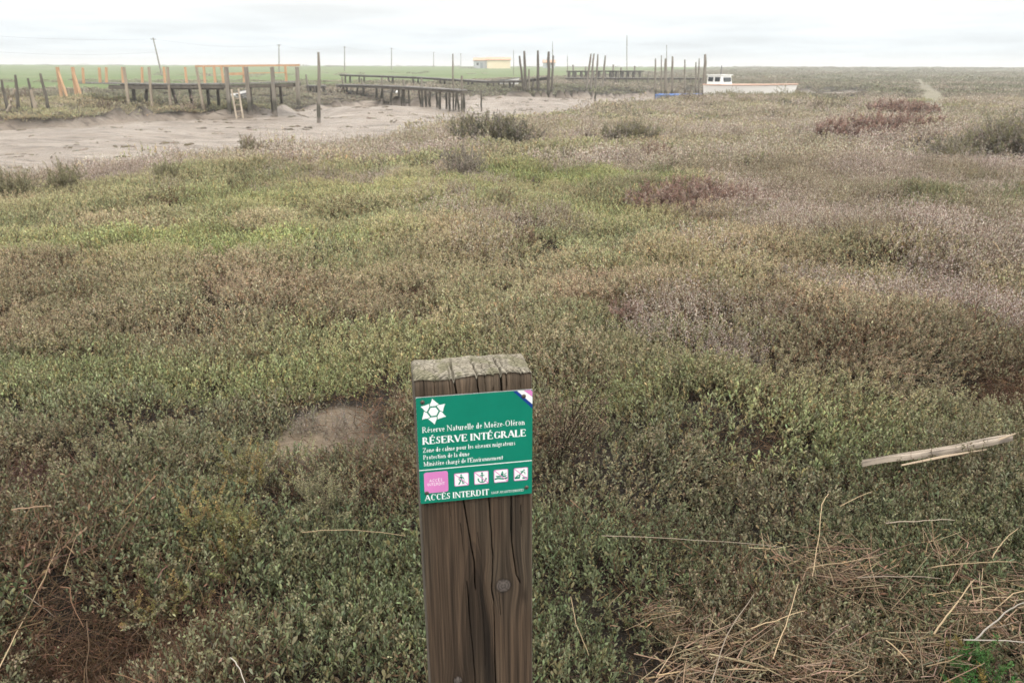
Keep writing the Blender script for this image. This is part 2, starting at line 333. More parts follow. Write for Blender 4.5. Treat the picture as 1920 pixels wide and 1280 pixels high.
# ------------------------------------------------------------------ plants: small pieces
class PB:
    """plant builder: leaves and twigs with a tone per vertex (alpha 1 leaf, 0 stem)"""
    def __init__(s, r): s.V = []; s.F = []; s.C = []; s.r = r
    def leaf(s, p, d, L, W, tone, cup=0.25, droop=0.0):
        d = d / np.linalg.norm(d); sd = np.cross(d, [0, 0, 1.0]); n = np.linalg.norm(sd)
        sd = np.array([1.0, 0, 0]) if n < 1e-3 else sd / n
        a = s.r.uniform(-0.7, 0.7); nn = np.cross(sd, d); sd2 = sd * math.cos(a) + nn * math.sin(a); nn = np.cross(sd2, d)
        b = len(s.V); w = W / 2; up = nn * (w * cup)
        m1 = p + d * L * 0.33 - np.array([0, 0, droop * L * 0.1]); m2 = p + d * L * 0.72 - np.array([0, 0, droop * L * 0.45]); t = p + d * L - np.array([0, 0, droop * L])
        s.V += [p, m1 - sd2 * w * 0.85 + up, m1 + sd2 * w * 0.85 + up, m2 - sd2 * w + up, m2 + sd2 * w + up, t]
        s.F += [(b, b + 2, b + 1), (b + 1, b + 2, b + 4), (b + 1, b + 4, b + 3), (b + 3, b + 4, b + 5)]
        s.C += [(*tone, 1.0)] * 6
    def bit(s, p, d, L, W, tone):               # tiny leaf or seed: a bent pair of triangles
        d = d / np.linalg.norm(d); sd = np.cross(d, s.r.normal(size=3)); sd /= np.linalg.norm(sd) + 1e-9; n = np.cross(d, sd); b = len(s.V)
        s.V += [p, p + d * L * 0.5 - sd * W / 2 + n * W * 0.3, p + d * L, p + d * L * 0.5 + sd * W / 2 + n * W * 0.3]
        s.F += [(b, b + 2, b + 1), (b, b + 3, b + 2)]; s.C += [(*tone, 1.0)] * 4
    def bits(s, P, D, L, W, T):                 # many tiny leaves at once
        n = len(P)
        if n == 0: return
        D = D / np.linalg.norm(D, axis=1)[:, None]; S = np.cross(D, s.r.normal(size=(n, 3))); S /= np.linalg.norm(S, axis=1)[:, None] + 1e-9; N = np.cross(D, S); L = L[:, None]; W = np.broadcast_to(W, (n,))[:, None]
        V = np.stack([P, P + D * L * 0.5 - S * W / 2 + N * W * 0.3, P + D * L, P + D * L * 0.5 + S * W / 2 + N * W * 0.3], 1).reshape(-1, 3)
        b = len(s.V); s.V.extend(V)
        s.F.extend((b + 4 * i, b + 4 * i + 2, b + 4 * i + 1) for i in range(n)); s.F.extend((b + 4 * i, b + 4 * i + 3, b + 4 * i + 2) for i in range(n))
        s.C.extend(np.repeat(np.concatenate([np.clip(T, 0.005, 3), np.ones((n, 1))], 1), 4, 0))
    def twig(s, P, r0, r1, tone, alpha=0.0):
        n = len(P); b = len(s.V)
        for i, p in enumerate(P):
            d = P[min(i + 1, n - 1)] - P[max(i - 1, 0)]; d = d / (np.linalg.norm(d) + 1e-9); u = np.array([0, 0, 1.0]) if abs(d[2]) < 0.9 else np.array([1.0, 0, 0])
            a = np.cross(d, u); a /= np.linalg.norm(a); c = np.cross(a, d); r = r0 + (r1 - r0) * i / (n - 1)
            for q in range(3):
                t = 2.094 * q; s.V.append(p + (a * math.cos(t) + c * math.sin(t)) * r)
        for i in range(n - 1):
            for q in range(3):
                A = b + i * 3 + q; B = b + i * 3 + (q + 1) % 3; s.F += [(A, B, B + 3), (A, B + 3, A + 3)]
        s.C += [(*tone, alpha)] * (3 * n)
    def data(s, name, mat):
        me = np_mesh(name, np.array(s.V), np.array(s.F))
        a = me.color_attributes.new('tone', 'FLOAT_COLOR', 'POINT'); a.data.foreach_set('color', np.array(s.C, np.float32).ravel())
        me.materials.append(mat); return me
    def proto(s, name, mat):
        return bpy.data.objects.new(name, s.data(name, mat))       # never linked: only its shape is scattered
def lean(r, a):                                 # a direction about a radians off the vertical
    t = r.uniform(0, 2 * math.pi); return np.array([math.sin(a) * math.cos(t), math.sin(a) * math.sin(t), math.cos(a)])
def jit(r, base, v, hv=0.06):
    f = 1 + r.normal() * v; return tuple(np.clip(np.array(base) * f * (1 + r.normal(size=3) * hv), 0.01, 3))

def purslane(seed, n=135, R=0.22, seedy=0.0, leaves=6, coarse=1.0):
    r = np.random.default_rng(seed); b = PB(r)
    for i in range(n):
        rad = R * math.sqrt(r.random()) * 1.15; t = r.uniform(0, 6.283)
        root = np.array([rad * math.cos(t), rad * math.sin(t), -0.05])
        h = r.uniform(0.13, 0.21) * (1 - 0.25 * (rad / R) ** 2); d = lean(r, abs(r.normal()) * 0.28) + 0.35 * np.array([math.cos(t), math.sin(t), 0]) * rad / R
        d /= np.linalg.norm(d); bend = r.normal(size=3) * 0.012; mid = root + d * h * 0.5 + bend; tip = root + d * h
        b.twig([root, mid, tip], 0.0016, 0.0008, jit(r, (1, 1, 1), 0.25))
        tb = r.uniform(0.62, 1.38); old = r.random() < 0.12
        ph = r.uniform(0, 3.14)
        for j in range(leaves):
            f = 1 - j / leaves * 0.62; p = (mid + (tip - mid) * (f - 0.5) * 2) if f > 0.5 else root + (mid - root) * f * 2
            for q in (0, 1):
                az = ph + q * math.pi + (j % 2) * 1.57 + r.normal() * 0.25; el = 1.08 - 0.14 * j + r.normal() * 0.22
                dd = np.array([math.cos(az) * math.cos(el), math.sin(az) * math.cos(el), math.sin(el)]); dd = dd * 0.8 + d * 0.35
                L = r.uniform(0.012, 0.027) * (0.62 if j == 0 else 1.0) * coarse
                tone = (tb * 1.05, tb * 1.04, tb * 0.92) if not old else (tb * 1.25, tb * 0.98, tb * 0.82)
                if j >= leaves - 2 and r.random() < 0.35: tone = (tb * 1.2, tb * 0.95, tb * 0.8)
                b.leaf(p, dd, L, L * r.uniform(0.26, 0.38), jit(r, tone, 0.13), r.uniform(0.1, 0.6), r.uniform(0, 0.12))
        if r.random() < seedy:                   # brownish pink seed heads over the leaves
            top = tip + d * r.uniform(0.02, 0.045)
            b.twig([tip, top], 0.0009, 0.0006, (1.3, 1.1, 1))
            for q in range(int(16 / coarse)):
                f = r.random(); b.bit(tip + (top - tip) * f + r.normal(size=3) * 0.005, lean(r, r.uniform(0, 1.4)), r.uniform(0.006, 0.012) * coarse, 0.006 * coarse, jit(r, (1.42, 1.28, 1.18), 0.2))
    for i in range(int(n * 0.3)):                # woody stems below
        t = r.uniform(0, 6.283); p = np.array([r.normal() * R * 0.6, r.normal() * R * 0.6, -0.04]); q = p + np.array([math.cos(t), math.sin(t), r.uniform(0.1, 0.9)]) * 0.10
        b.twig([p, (p + q) / 2 + r.normal(size=3) * 0.012, q], 0.0022, 0.0012, jit(r, (1, 1, 1), 0.3))
    return b.proto('purslane_shape', M_LEAF)
def wispy(seed, n=30, R=0.22, tone=(1, 1, 1), h0=0.16, h1=0.30, bits=26, spread=0.35, bl=0.012, stemtone=(1.8, 1.7, 1.7), mat=None):
    """thin upright stems with many small leaves or dry husks"""
    r = np.random.default_rng(seed); b = PB(r)
    for i in range(n):
        t0 = r.uniform(0, 6.283); q0 = R * 1.1 * math.sqrt(r.random()); root = np.array([q0 * math.cos(t0), q0 * math.sin(t0), -0.04]); d = lean(r, abs(r.normal()) * spread); h = r.uniform(h0, h1)
        P = [root]; cur = d.copy()
        for j in range(3):
            cur = cur + r.normal(size=3) * 0.12 + np.array([0, 0, 0.05]); cur /= np.linalg.norm(cur); P.append(P[-1] + cur * h / 3)
        b.twig(P, 0.0018, 0.0007, jit(r, stemtone, 0.2)); tb = r.uniform(0.75, 1.25)
        for j in range(bits):
            f = r.uniform(0.25, 1.0) * 3; a = min(int(f), 2); p = P[a] + (P[a + 1] - P[a]) * (f - a)
            b.bit(p + r.normal(size=3) * 0.006, cur * 0.6 + r.normal(size=3) * 0.7, r.uniform(0.6, 1.3) * bl, bl * 0.45, jit(r, tuple(np.array(tone) * tb), 0.15))
    return b.proto('wispy_shape', mat or M_DRY)
def tangle(seed, n=190, R=0.24, leaves=160):
    """dead grey-brown twigs"""
    r = np.random.default_rng(seed); b = PB(r)
    for i in range(n):
        t = r.uniform(0, 6.283); p = np.array([r.normal() * R * 0.5, r.normal() * R * 0.5, r.uniform(-0.03, 0.03)]); d = np.array([math.cos(t), math.sin(t), r.uniform(0.15, 1.3)]); d /= np.linalg.norm(d)
        P = [p]
        for j in range(4):
            d = d + r.normal(size=3) * 0.3 - np.array([0, 0, 0.08]); d /= np.linalg.norm(d); P.append(P[-1] + d * r.uniform(0.025, 0.055))
        tn = jit(r, r.choice([(1, 1, 1), (1.5, 1.45, 1.4), (2.2, 2.1, 2.0)], p=[0.5, 0.33, 0.17]), 0.2); b.twig(P, 0.0016, 0.0007, tn)
    for i in range(leaves):
        p = np.array([r.normal() * R * 0.5, r.normal() * R * 0.5, r.uniform(0.0, 0.1)]); b.bit(p, lean(r, r.uniform(0.2, 1.5)), 0.018, 0.006, jit(r, (1.1, 0.9, 0.8), 0.25))
    return b.proto('tangle_shape', M_DRY)
def coarse_clump(seed, n=150, R=0.5, H_=0.42, L=0.10):
    """the same cover seen from afar"""
    r = np.random.default_rng(seed); b = PB(r)
    for i in range(n):
        t = r.uniform(0, 6.283); rad = R * math.sqrt(r.random()); z = H_ * (1 - (rad / R) ** 2 * 0.7) * r.uniform(0.35, 1.0) - 0.08
        p = np.array([rad * math.cos(t), rad * math.sin(t), z]); d = lean(r, r.uniform(0.0, 0.9)); k_ = L * r.uniform(0.6, 1.3)
        b.leaf(p, d, k_, k_ * 0.34, jit(r, (1, 1, 1), 0.28, 0.08), 0.3, 0.1)
    for i in range(26):
        t = r.uniform(0, 6.283); rad = R * math.sqrt(r.random()) * 0.9; p = np.array([rad * math.cos(t), rad * math.sin(t), -0.05]); b.twig([p, p + lean(r, 0.3) * H_ * 0.7], 0.006, 0.003, jit(r, (1.2, 1.2, 1.2), 0.3))
    return b.proto('clump_shape', M_LEAF)

def scatter(name, P, size, tint, protos, tilt=0.25, label=None, rots=None, spin=True):
    n = len(P); P = np.asarray(P, float)
    if rots is None:                             # stand square to the slope of the ground
        e = 0.12; sx = np.clip((H(P[:, 0] + e, P[:, 1]) - H(P[:, 0] - e, P[:, 1])) / (2 * e), -0.7, 0.7); sy = np.clip((H(P[:, 0], P[:, 1] + e) - H(P[:, 0], P[:, 1] - e)) / (2 * e), -0.7, 0.7)
        rots = np.stack([np.arctan(sy) + rng.normal(size=n) * tilt * 0.5, -np.arctan(sx) + rng.normal(size=n) * tilt * 0.5, np.zeros(n)], -1)
    me = bpy.data.meshes.new(name); me.vertices.add(n); me.vertices.foreach_set('co', np.asarray(P, np.float32).ravel())
    R = rots; SP = rng.uniform(0, 6.283, n) if spin else np.zeros(n)
    for an, ty, key, val in (('rot', 'FLOAT_VECTOR', 'vector', R), ('size', 'FLOAT_VECTOR', 'vector', size), ('tint', 'FLOAT_COLOR', 'color', np.concatenate([tint, np.ones((n, 1))], 1)), ('spin', 'FLOAT', 'value', SP), ('pick', 'INT', 'value', rng.integers(0, len(protos), n))):
        a = me.attributes.new(an, ty, 'POINT'); a.data.foreach_set(key, np.asarray(val, np.int32 if ty == 'INT' else np.float32).ravel())
    o = link(bpy.data.objects.new(name, me)); tag(o, label, None, None, 'stuff')
    g = bpy.data.node_groups.new(name, 'GeometryNodeTree'); g.interface.new_socket('Geometry', in_out='INPUT', socket_type='NodeSocketGeometry'); g.interface.new_socket('Geometry', in_out='OUTPUT', socket_type='NodeSocketGeometry')
    gi = g.nodes.new('NodeGroupInput'); go = g.nodes.new('NodeGroupOutput'); iop = g.nodes.new('GeometryNodeInstanceOnPoints'); jn = g.nodes.new('GeometryNodeJoinGeometry'); L = g.links.new
    for p in protos:
        oi = g.nodes.new('GeometryNodeObjectInfo'); oi.inputs['Object'].default_value = p; oi.inputs['As Instance'].default_value = False
        gt = g.nodes.new('GeometryNodeGeometryToInstance'); L(oi.outputs['Geometry'], gt.inputs[0]); L(gt.outputs[0], jn.inputs[0])
    def na(nm, ty):
        q = g.nodes.new('GeometryNodeInputNamedAttribute'); q.data_type = ty; q.inputs[0].default_value = nm; return q.outputs[0]
    er = g.nodes.new('FunctionNodeEulerToRotation'); L(na('rot', 'FLOAT_VECTOR'), er.inputs[0])
    cx = g.nodes.new('ShaderNodeCombineXYZ'); L(na('spin', 'FLOAT'), cx.inputs[2]); e2_ = g.nodes.new('FunctionNodeEulerToRotation'); L(cx.outputs[0], e2_.inputs[0])
    rr = g.nodes.new('FunctionNodeRotateRotation'); rr.rotation_space = 'LOCAL'; L(er.outputs[0], rr.inputs[0]); L(e2_.outputs[0], rr.inputs[1])
    L(gi.outputs[0], iop.inputs['Points']); L(jn.outputs[0], iop.inputs['Instance']); iop.inputs['Pick Instance'].default_value = True
    L(na('pick', 'INT'), iop.inputs['Instance Index']); L(rr.outputs[0], iop.inputs['Rotation']); L(na('size', 'FLOAT_VECTOR'), iop.inputs['Scale']); L(iop.outputs[0], go.inputs[0])
    md = o.modifiers.new('scatter', 'NODES'); md.node_group = g
    return o

# ------------------------------------------------------------------ where which plant grows
def patch(x, y, L):                              # soft ellipses named by a pixel of the photo, laid on the ground
    m = np.zeros(len(x))
    for px, py, rx, ry, w in L:
        c = at(px, py, 0.0); wob = (fbm(x * 1.3, y * 1.3, 51, 3) - 0.5) * 1.3
        m = np.maximum(m, w * (1 - sstep(0.55, 1.25, np.hypot((x - c[0]) / rx, (y - c[1]) / ry) + wob)))
    return m
PALE = [(60, 312, 2.2, 1.0, .9), (230, 305, 2.0, .9, .9), (400, 292, 2.0, 1.3, 1), (550, 283, 1.8, 1.6, 1), (680, 275, 1.8, 1.6, 1), (640, 262, 2.0, 1.5, .8), (820, 275, 1.6, 1.6, .7), (760, 250, 2.0, 2, .7), (1190, 285, 1.3, 1.2, .9), (1050, 290, 1.2, 1.0, .7),
        (1470, 290, 1.4, 1.6, 1), (1580, 320, 2.2, 1.5, 1), (1700, 330, 2, 1.5, .8), (1480, 345, 1.2, 1.1, .9), (1690, 380, 1.3, .9, .9), (1560, 385, 1.2, .7, .9), (1500, 410, .9, .6, .8), (1750, 435, 1.3, .8, 1), (1850, 470, .9, .6, .9), (1700, 520, .8, .5, .8), (1800, 560, .8, .4, 1),
        (1330, 590, .6, .5, .8), (1280, 610, .4, .4, .8), (1010, 395, .9, .6, .7), (960, 455, .7, .5, .5), (1740, 230, 3, 4, .7), (1650, 270, 3, 2, .6), (1350, 245, 3, 3, .5), (1300, 300, 1.5, 2, .5), (1100, 240, 3, 3, .5), (1820, 300, 2, 2, .6), (700, 690, .35, .5, .5)]
BROWN = [(60, 560, 1.2, .6, .9), (40, 480, 1.4, .8, .8), (150, 520, .8, .5, .7), (1180, 520, .9, .5, .7), (1780, 640, .7, .5, 1), (1880, 640, .6, .6, 1), (30, 830, .35, .35, 1), (40, 930, .3, .3, .8), (200, 1110, .28, .22, 1), (60, 1200, .5, .3, 1), (350, 1250, .5, .2, .9), (700, 830, .4, .3, .7), (600, 740, .45, .3, .9), (1400, 1080, .3, .25, .7), (1330, 1130, .3, .3, .8),
         (1060, 780, .5, .35, .7), (1320, 660, .7, .4, .7), (300, 480, 1.0, .5, .6), (1650, 460, 1.0, .6, .7), (1850, 760, .4, .3, .8), (1300, 400, .8, .6, .6), (1400, 480, .9, .5, .6), (850, 480, 1, .6, .5), (640, 500, 1.2, .6, .5), (1300, 850, .4, .3, .6), (1700, 1180, .4, .3, .8), (1880, 850, .5, .3, .6), (1560, 560, .8, .5, .6), (1120, 620, .6, .4, .5), (250, 1000, .3, .2, .5)]
FRESH = [(380, 435, 1.5, .9, 1), (100, 430, 1.6, .7, .8), (600, 345, 2.0, 1.2, .7), (1060, 325, 2.0, 1.2, .9), (900, 330, 1.6, 1, .7), (620, 640, 1.0, .5, .7), (700, 580, 1.0, .5, .5), (820, 590, .7, .4, .6), (450, 650, .8, .4, .6), (1220, 690, .5, .35, .8), (1560, 740, .8, .4, .5), (1150, 380, 1.4, .9, .6), (250, 640, 1, .5, .5), (1480, 250, 2, 2, .5), (1250, 470, 1, .5, .4), (1480, 520, .8, .4, .6)]
STRAW = [(1535, 975, .13, .20, 1), (1600, 1010, .2, .12, .9), (1500, 1130, .12, .22, 1), (1430, 1220, .30, .22, 1), (1340, 1240, .18, .16, .8), (1880, 985, .22, .2, 1), (1800, 1075, .30, .10, .9), (1720, 1240, .28, .16, 1), (1850, 1140, .22, .2, .7), (1640, 1200, .2, .16, .7), (1260, 1075, .12, .1, .6), (1560, 1260, .2, .14, .8), (1890, 1060, .2, .15, .8)]

def frust_points(y0, y1, dens, margin):
    """random points in the wedge of land the camera sees, with room to either side"""
    wmax = 0.70 * y1 + margin; n = int((y1 - y0) * 2 * wmax * dens)
    x = rng.uniform(-wmax, wmax, n); y = rng.uniform(y0, y1, n)
    k_ = np.abs(x) < 0.70 * y + margin
    return x[k_], y[k_]
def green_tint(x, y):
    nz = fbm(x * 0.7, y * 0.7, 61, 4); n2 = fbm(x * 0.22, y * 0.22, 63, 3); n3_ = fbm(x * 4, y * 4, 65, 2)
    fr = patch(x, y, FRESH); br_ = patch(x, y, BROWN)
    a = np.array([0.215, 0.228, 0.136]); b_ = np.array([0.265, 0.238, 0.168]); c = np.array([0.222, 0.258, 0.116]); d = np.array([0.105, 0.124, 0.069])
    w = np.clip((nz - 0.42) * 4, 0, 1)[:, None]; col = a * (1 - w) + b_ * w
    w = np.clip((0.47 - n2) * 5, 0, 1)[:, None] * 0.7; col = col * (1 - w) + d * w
    near = (1 - sstep(2.6, 5.5, y))[:, None] * 0.9; col = col * (1 - near) + d * near  # foreground darkened in the leaf colour, standing in for lens vignetting
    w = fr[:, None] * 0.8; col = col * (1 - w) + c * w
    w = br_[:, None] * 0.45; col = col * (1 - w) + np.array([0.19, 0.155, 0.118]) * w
    mid = sstep(3.0, 9, y)[:, None]; col = col * (1 + 0.30 * mid) + mid * np.array([0.03, 0.022, 0.016])  # mid distance lifted in the colour, the bright side of that falloff
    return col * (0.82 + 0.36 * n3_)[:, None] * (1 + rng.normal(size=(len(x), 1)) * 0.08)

P_GREEN = [purslane(100 + i) for i in range(5)]
P_SEED = [purslane(200 + i, seedy=0.7) for i in range(4)]
P_DRYP = [wispy(300 + i, tone=(1, 1, 1), bits=22, n=75, spread=0.42) for i in range(4)]
P_TANG = [tangle(400 + i) for i in range(4)]
P_FARC = [coarse_clump(500 + i) for i in range(4)]
P_FARG = [purslane(520 + i, n=52, R=0.26, leaves=4, coarse=1.5, seedy=0.4) for i in range(4)]
P_FARD = [wispy(540 + i, n=46, R=0.27, bits=13, bl=0.022, spread=0.4) for i in range(3)]

def litter(seed):
    r = np.random.default_rng(seed); b = PB(r)
    for i in range(120):
        t = r.uniform(0, 6.283); q = 0.3 * math.sqrt(r.random()); p = np.array([q * math.cos(t), q * math.sin(t), r.uniform(0.0, 0.035)]); a = r.uniform(0, 6.283); L = r.uniform(0.03, 0.12); d = np.array([math.cos(a), math.sin(a), r.normal() * 0.22]) * L
        b.twig([p - d / 2, p + r.normal(size=3) * 0.008, p + d / 2], r.uniform(0.0007, 0.0018), 0.0006, jit(r, r.choice([(1, 1, 1), (1.7, 1.6, 1.5), (2.6, 2.4, 2.2)], p=[.6, .3, .1]), 0.2))
    n = 420; T = r.uniform(0, 6.283, n); Q = 0.3 * np.sqrt(r.random(n)); P = np.stack([Q * np.cos(T), Q * np.sin(T), r.uniform(0, 0.03, n)], -1); b.bits(P, np.stack([r.normal(size=n), r.normal(size=n), r.normal(size=n) * 0.35], -1), r.uniform(0.010, 0.026, n), 0.006, np.array([0.95, 0.85, 0.75]) * r.uniform(0.4, 1.5, (n, 1)))
    return b.proto('litter_shape', M_DRY)
P_LIT = [litter(600 + i) for i in range(3)]
groups = {k_: [] for k_ in ('green', 'seed', 'dry', 'tang', 'farg', 'fard', 'farc', 'lit')}
def put(key, x, y, s, tint, dz=0.0, hs=None):
    z = H(x, y) + dz; sz = np.stack([s, s, s * (hs if hs is not None else 1)], -1); groups[key].append((np.stack([x, y, z], -1), sz, tint))
def grow(x, y, s0, gk, sk, dk, tk, hs=1.0):
    mud = mudmask(x, y); ok = (mud < 0.35) & (bare(x, y, 0.12, 0.20) < 0.4) & ~((np.abs(x + 0.045) < 0.10) & (np.abs(y - 0.89) < 0.08))
    x, y = x[ok], y[ok]
    pale = patch(x, y, PALE); br_ = patch(x, y, BROWN); fr = patch(x, y, FRESH); sw = patch(x, y, STRAW)
    n1_ = fbm(x * 0.9, y * 0.9, 81, 4); n2_ = fbm(x * 0.3, y * 0.3, 83, 3); far = sstep(5, 15, y); cre = hum(x, y)
    right = sstep(0.5, 5.0, x) * sstep(4, 9, y) * 0.55 + sstep(14, 22, y) * sstep(-3, 2, x) * 0.45
    p_dry = np.clip(pale * 0.9 + right * np.clip((n1_ - 0.45) * 5, 0, 1) + 0.10 * far * np.clip((n2_ - 0.45) * 6, 0, 1), 0, 0.92)
    p_tan = np.clip(br_ * (0.22 + 0.3 * (1 - sstep(2, 3.5, y))) + np.clip(0.03 - cre, 0, 1) * 2 + np.clip((n1_ - 0.64) * 1.5, 0, 0.2), 0, 0.55) * (1 - far * 0.6)
    p_seed = np.clip(0.12 + 0.45 * sstep(3, 8, y) * np.clip((n1_ - 0.3) * 3, 0, 1) + br_ * 0.5 - fr * 0.3, 0.03, 0.8)
    u = rng.random(len(x)); keep = rng.random(len(x)) > sw * 0.6
    PTH = seg_dist(x, y, PATH) < 0.6
    dry = (u < p_dry) & keep & ~PTH; rest = ~(u < p_dry) & keep & ~PTH; u2 = rng.random(len(x))
    tan_ = rest & (u2 < p_tan); rest &= ~tan_; u3 = rng.random(len(x)); seed_ = rest & (u3 < p_seed); grn = rest & ~seed_
    s = s0 * rng.uniform(0.7, 1.3, len(x)) * (0.8 + 0.4 * n1_)
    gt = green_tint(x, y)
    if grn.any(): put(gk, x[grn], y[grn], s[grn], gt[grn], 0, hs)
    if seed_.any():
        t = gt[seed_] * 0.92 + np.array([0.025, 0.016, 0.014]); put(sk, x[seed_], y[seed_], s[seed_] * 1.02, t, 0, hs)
    if dry.any():
        q = fbm(x[dry] * 0.8, y[dry] * 0.8, 91, 3)[:, None]; w = np.clip((q - 0.35) * 3, 0, 1)
        t = np.array([0.50, 0.425, 0.365]) * (1 - w) + np.array([0.40, 0.355, 0.255]) * w; t = t * (0.85 + 0.3 * rng.random((len(t), 1)))
        t = t * (1 - 0.25 * (1 - sstep(3.5, 8, y[dry])))[:, None]  # dry plants get the same painted darkening close to the camera
        put(dk, x[dry], y[dry], s[dry] * 1.0, t, 0, hs)
    more = tan_ & (rng.random(len(x)) < 0.7)
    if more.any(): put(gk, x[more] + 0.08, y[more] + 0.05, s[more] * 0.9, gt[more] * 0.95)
    if tan_.any(): put(tk, x[tan_], y[tan_], s[tan_] * rng.uniform(0.9, 1.3, tan_.sum()), np.tile([0.15, 0.12, 0.09], (tan_.sum(), 1)))
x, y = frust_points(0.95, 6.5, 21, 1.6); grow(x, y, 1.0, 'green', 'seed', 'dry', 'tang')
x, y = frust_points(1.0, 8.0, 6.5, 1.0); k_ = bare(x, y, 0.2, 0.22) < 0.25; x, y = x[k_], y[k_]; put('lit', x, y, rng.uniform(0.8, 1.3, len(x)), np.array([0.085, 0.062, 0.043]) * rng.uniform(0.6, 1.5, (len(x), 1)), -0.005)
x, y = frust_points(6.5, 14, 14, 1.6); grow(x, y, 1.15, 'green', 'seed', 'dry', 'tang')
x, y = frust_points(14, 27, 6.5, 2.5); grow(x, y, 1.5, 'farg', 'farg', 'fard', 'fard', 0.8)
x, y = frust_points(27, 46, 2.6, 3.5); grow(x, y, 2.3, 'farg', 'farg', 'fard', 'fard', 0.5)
for px, py, sp, n in [(190, 1150, .14, 14), (70, 1200, .2, 16), (330, 1255, .2, 10), (20, 850, .15, 8), (1870, 700, .25, 6)]:
    c = at(px, py, -0.1); tx = c[0] + rng.normal(size=n) * sp; ty = c[1] + rng.normal(size=n) * sp * 0.7; put('tang', tx, ty, rng.uniform(0.6, 0.95, n), np.tile([0.09, 0.06, 0.045], (n, 1)), 0.03)
for px0, px1, py, n, s_ in [(1330, 1500, 179, 70, 2.3), (1215, 1335, 183, 45, 1.9), (1150, 1250, 186, 25, 1.6)]:   # bushy edge of the near bank in front of the boats
    q = np.array([at(u, py + rng.normal() * 1.5, 0.0) for u in rng.uniform(px0, px1, n)]); ok = mudmask(q[:, 0], q[:, 1]) < 0.6; q = q[ok]
    if len(q): put('farg', q[:, 0], q[:, 1], s_ * rng.uniform(0.7, 1.2, len(q)), np.array([0.22, 0.215, 0.14]) * rng.uniform(0.7, 1.25, (len(q), 1)), 0, 0.8)
# the far side of the creek and the land beyond
def far_cover(y0, y1, dens, s0, margin, hs=0.6):
    x, y = frust_points(y0, y1, dens, margin); ok = (mudmask(x, y) < 0.3) & (greenmask(x, y) < rng.random(len(x)) * 0.9 + 0.05 + 0.25 * (fbm(x * 0.02, y * 0.05, 99, 3) > 0.6)) & (seg_dist(x, y, PATH) > 0.8)
    x, y = x[ok], y[ok]; n_ = fbm(x * 0.12, y * 0.12, 95, 4)[:, None]; n2_ = fbm(x * 0.5, y * 0.5, 97, 2)[:, None]
    w = np.clip((n_ - 0.38) * 4, 0, 1); t = np.array([0.19, 0.185, 0.115]) * (1 - w) + np.array([0.27, 0.235, 0.175]) * w; t = t * (0.75 + 0.5 * n2_)
    put('farc', x, y, s0 * rng.uniform(0.7, 1.3, len(x)), t, 0.0, hs * rng.uniform(0.6, 1.3, len(x)))
far_cover(27, 60, 3.0, 0.75, 4, 0.62)
far_cover(60, 130, 0.9, 1.3, 8, 0.5)
far_cover(130, 260, 0.10, 2.6, 12, 0.42)
far_cover(260, 640, 0.012, 6.0, 20, 0.22)
# clods and weed on the tidal mud
def clod(seed):
    r = np.random.default_rng(seed); b = PB(r)
    for q in range(5):
        c = np.array([r.normal() * .12, r.normal() * .12, 0]); R_ = r.uniform(.04, .12); n = 9; V0 = len(b.V)
        for i in range(n): a = 2 * math.pi * i / n; w = R_ * r.uniform(.7, 1.3); b.V.append(c + np.array([w * math.cos(a), w * math.sin(a) * .7, -.02]))
        for i in range(n): a = 2 * math.pi * i / n; w = R_ * r.uniform(.4, .8); b.V.append(c + np.array([w * math.cos(a), w * math.sin(a) * .7, R_ * r.uniform(.3, .6)]))
        b.V.append(c + np.array([0, 0, R_ * .6]))
        for i in range(n): j = (i + 1) % n; b.F += [(V0 + i, V0 + j, V0 + n + j), (V0 + i, V0 + n + j, V0 + n + i), (V0 + n + i, V0 + n + j, V0 + 2 * n)]
        b.C += [(*jit(r, (1, 1, 1), .2), 1.0)] * (2 * n + 1)
    return b.proto('clod_shape', M_DRY)
x, y = frust_points(17, 72, 1.1, 3); m = (mudmask(x, y) > 0.9) & (fbm(x * 0.25, y * 0.5, 161, 3) > 0.52 - 0.25 * np.exp(-(seg_dist(x, y, FAR) / 2.0) ** 2)); x, y = x[m], y[m]; sz = rng.uniform(0.35, 1.15, len(x)) ** 1.4
scatter('mud_clods', np.stack([x, y, H(x, y)], -1), np.stack([sz * 1.5, sz, sz * 0.7], -1), np.array([0.135, 0.110, 0.086]) * rng.uniform(0.6, 1.4, (len(x), 1)), [clod(800 + i) for i in range(4)], 0.1, 'dark clods and weed scattered over the tidal mud')
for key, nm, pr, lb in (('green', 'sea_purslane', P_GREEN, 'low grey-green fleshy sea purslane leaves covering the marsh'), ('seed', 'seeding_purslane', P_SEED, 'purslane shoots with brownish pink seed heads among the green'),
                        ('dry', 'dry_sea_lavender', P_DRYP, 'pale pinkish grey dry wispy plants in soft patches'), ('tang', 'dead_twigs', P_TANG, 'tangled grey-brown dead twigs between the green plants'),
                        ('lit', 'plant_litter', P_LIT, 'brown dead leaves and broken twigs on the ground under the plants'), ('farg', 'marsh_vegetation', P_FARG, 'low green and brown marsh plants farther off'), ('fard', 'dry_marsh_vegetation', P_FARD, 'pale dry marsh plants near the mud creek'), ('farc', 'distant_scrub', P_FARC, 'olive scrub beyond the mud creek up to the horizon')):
    A = groups[key]; scatter(nm, np.concatenate([a[0] for a in A]), np.concatenate([a[1] for a in A]), np.concatenate([a[2] for a in A]), pr, 0.16, lb)
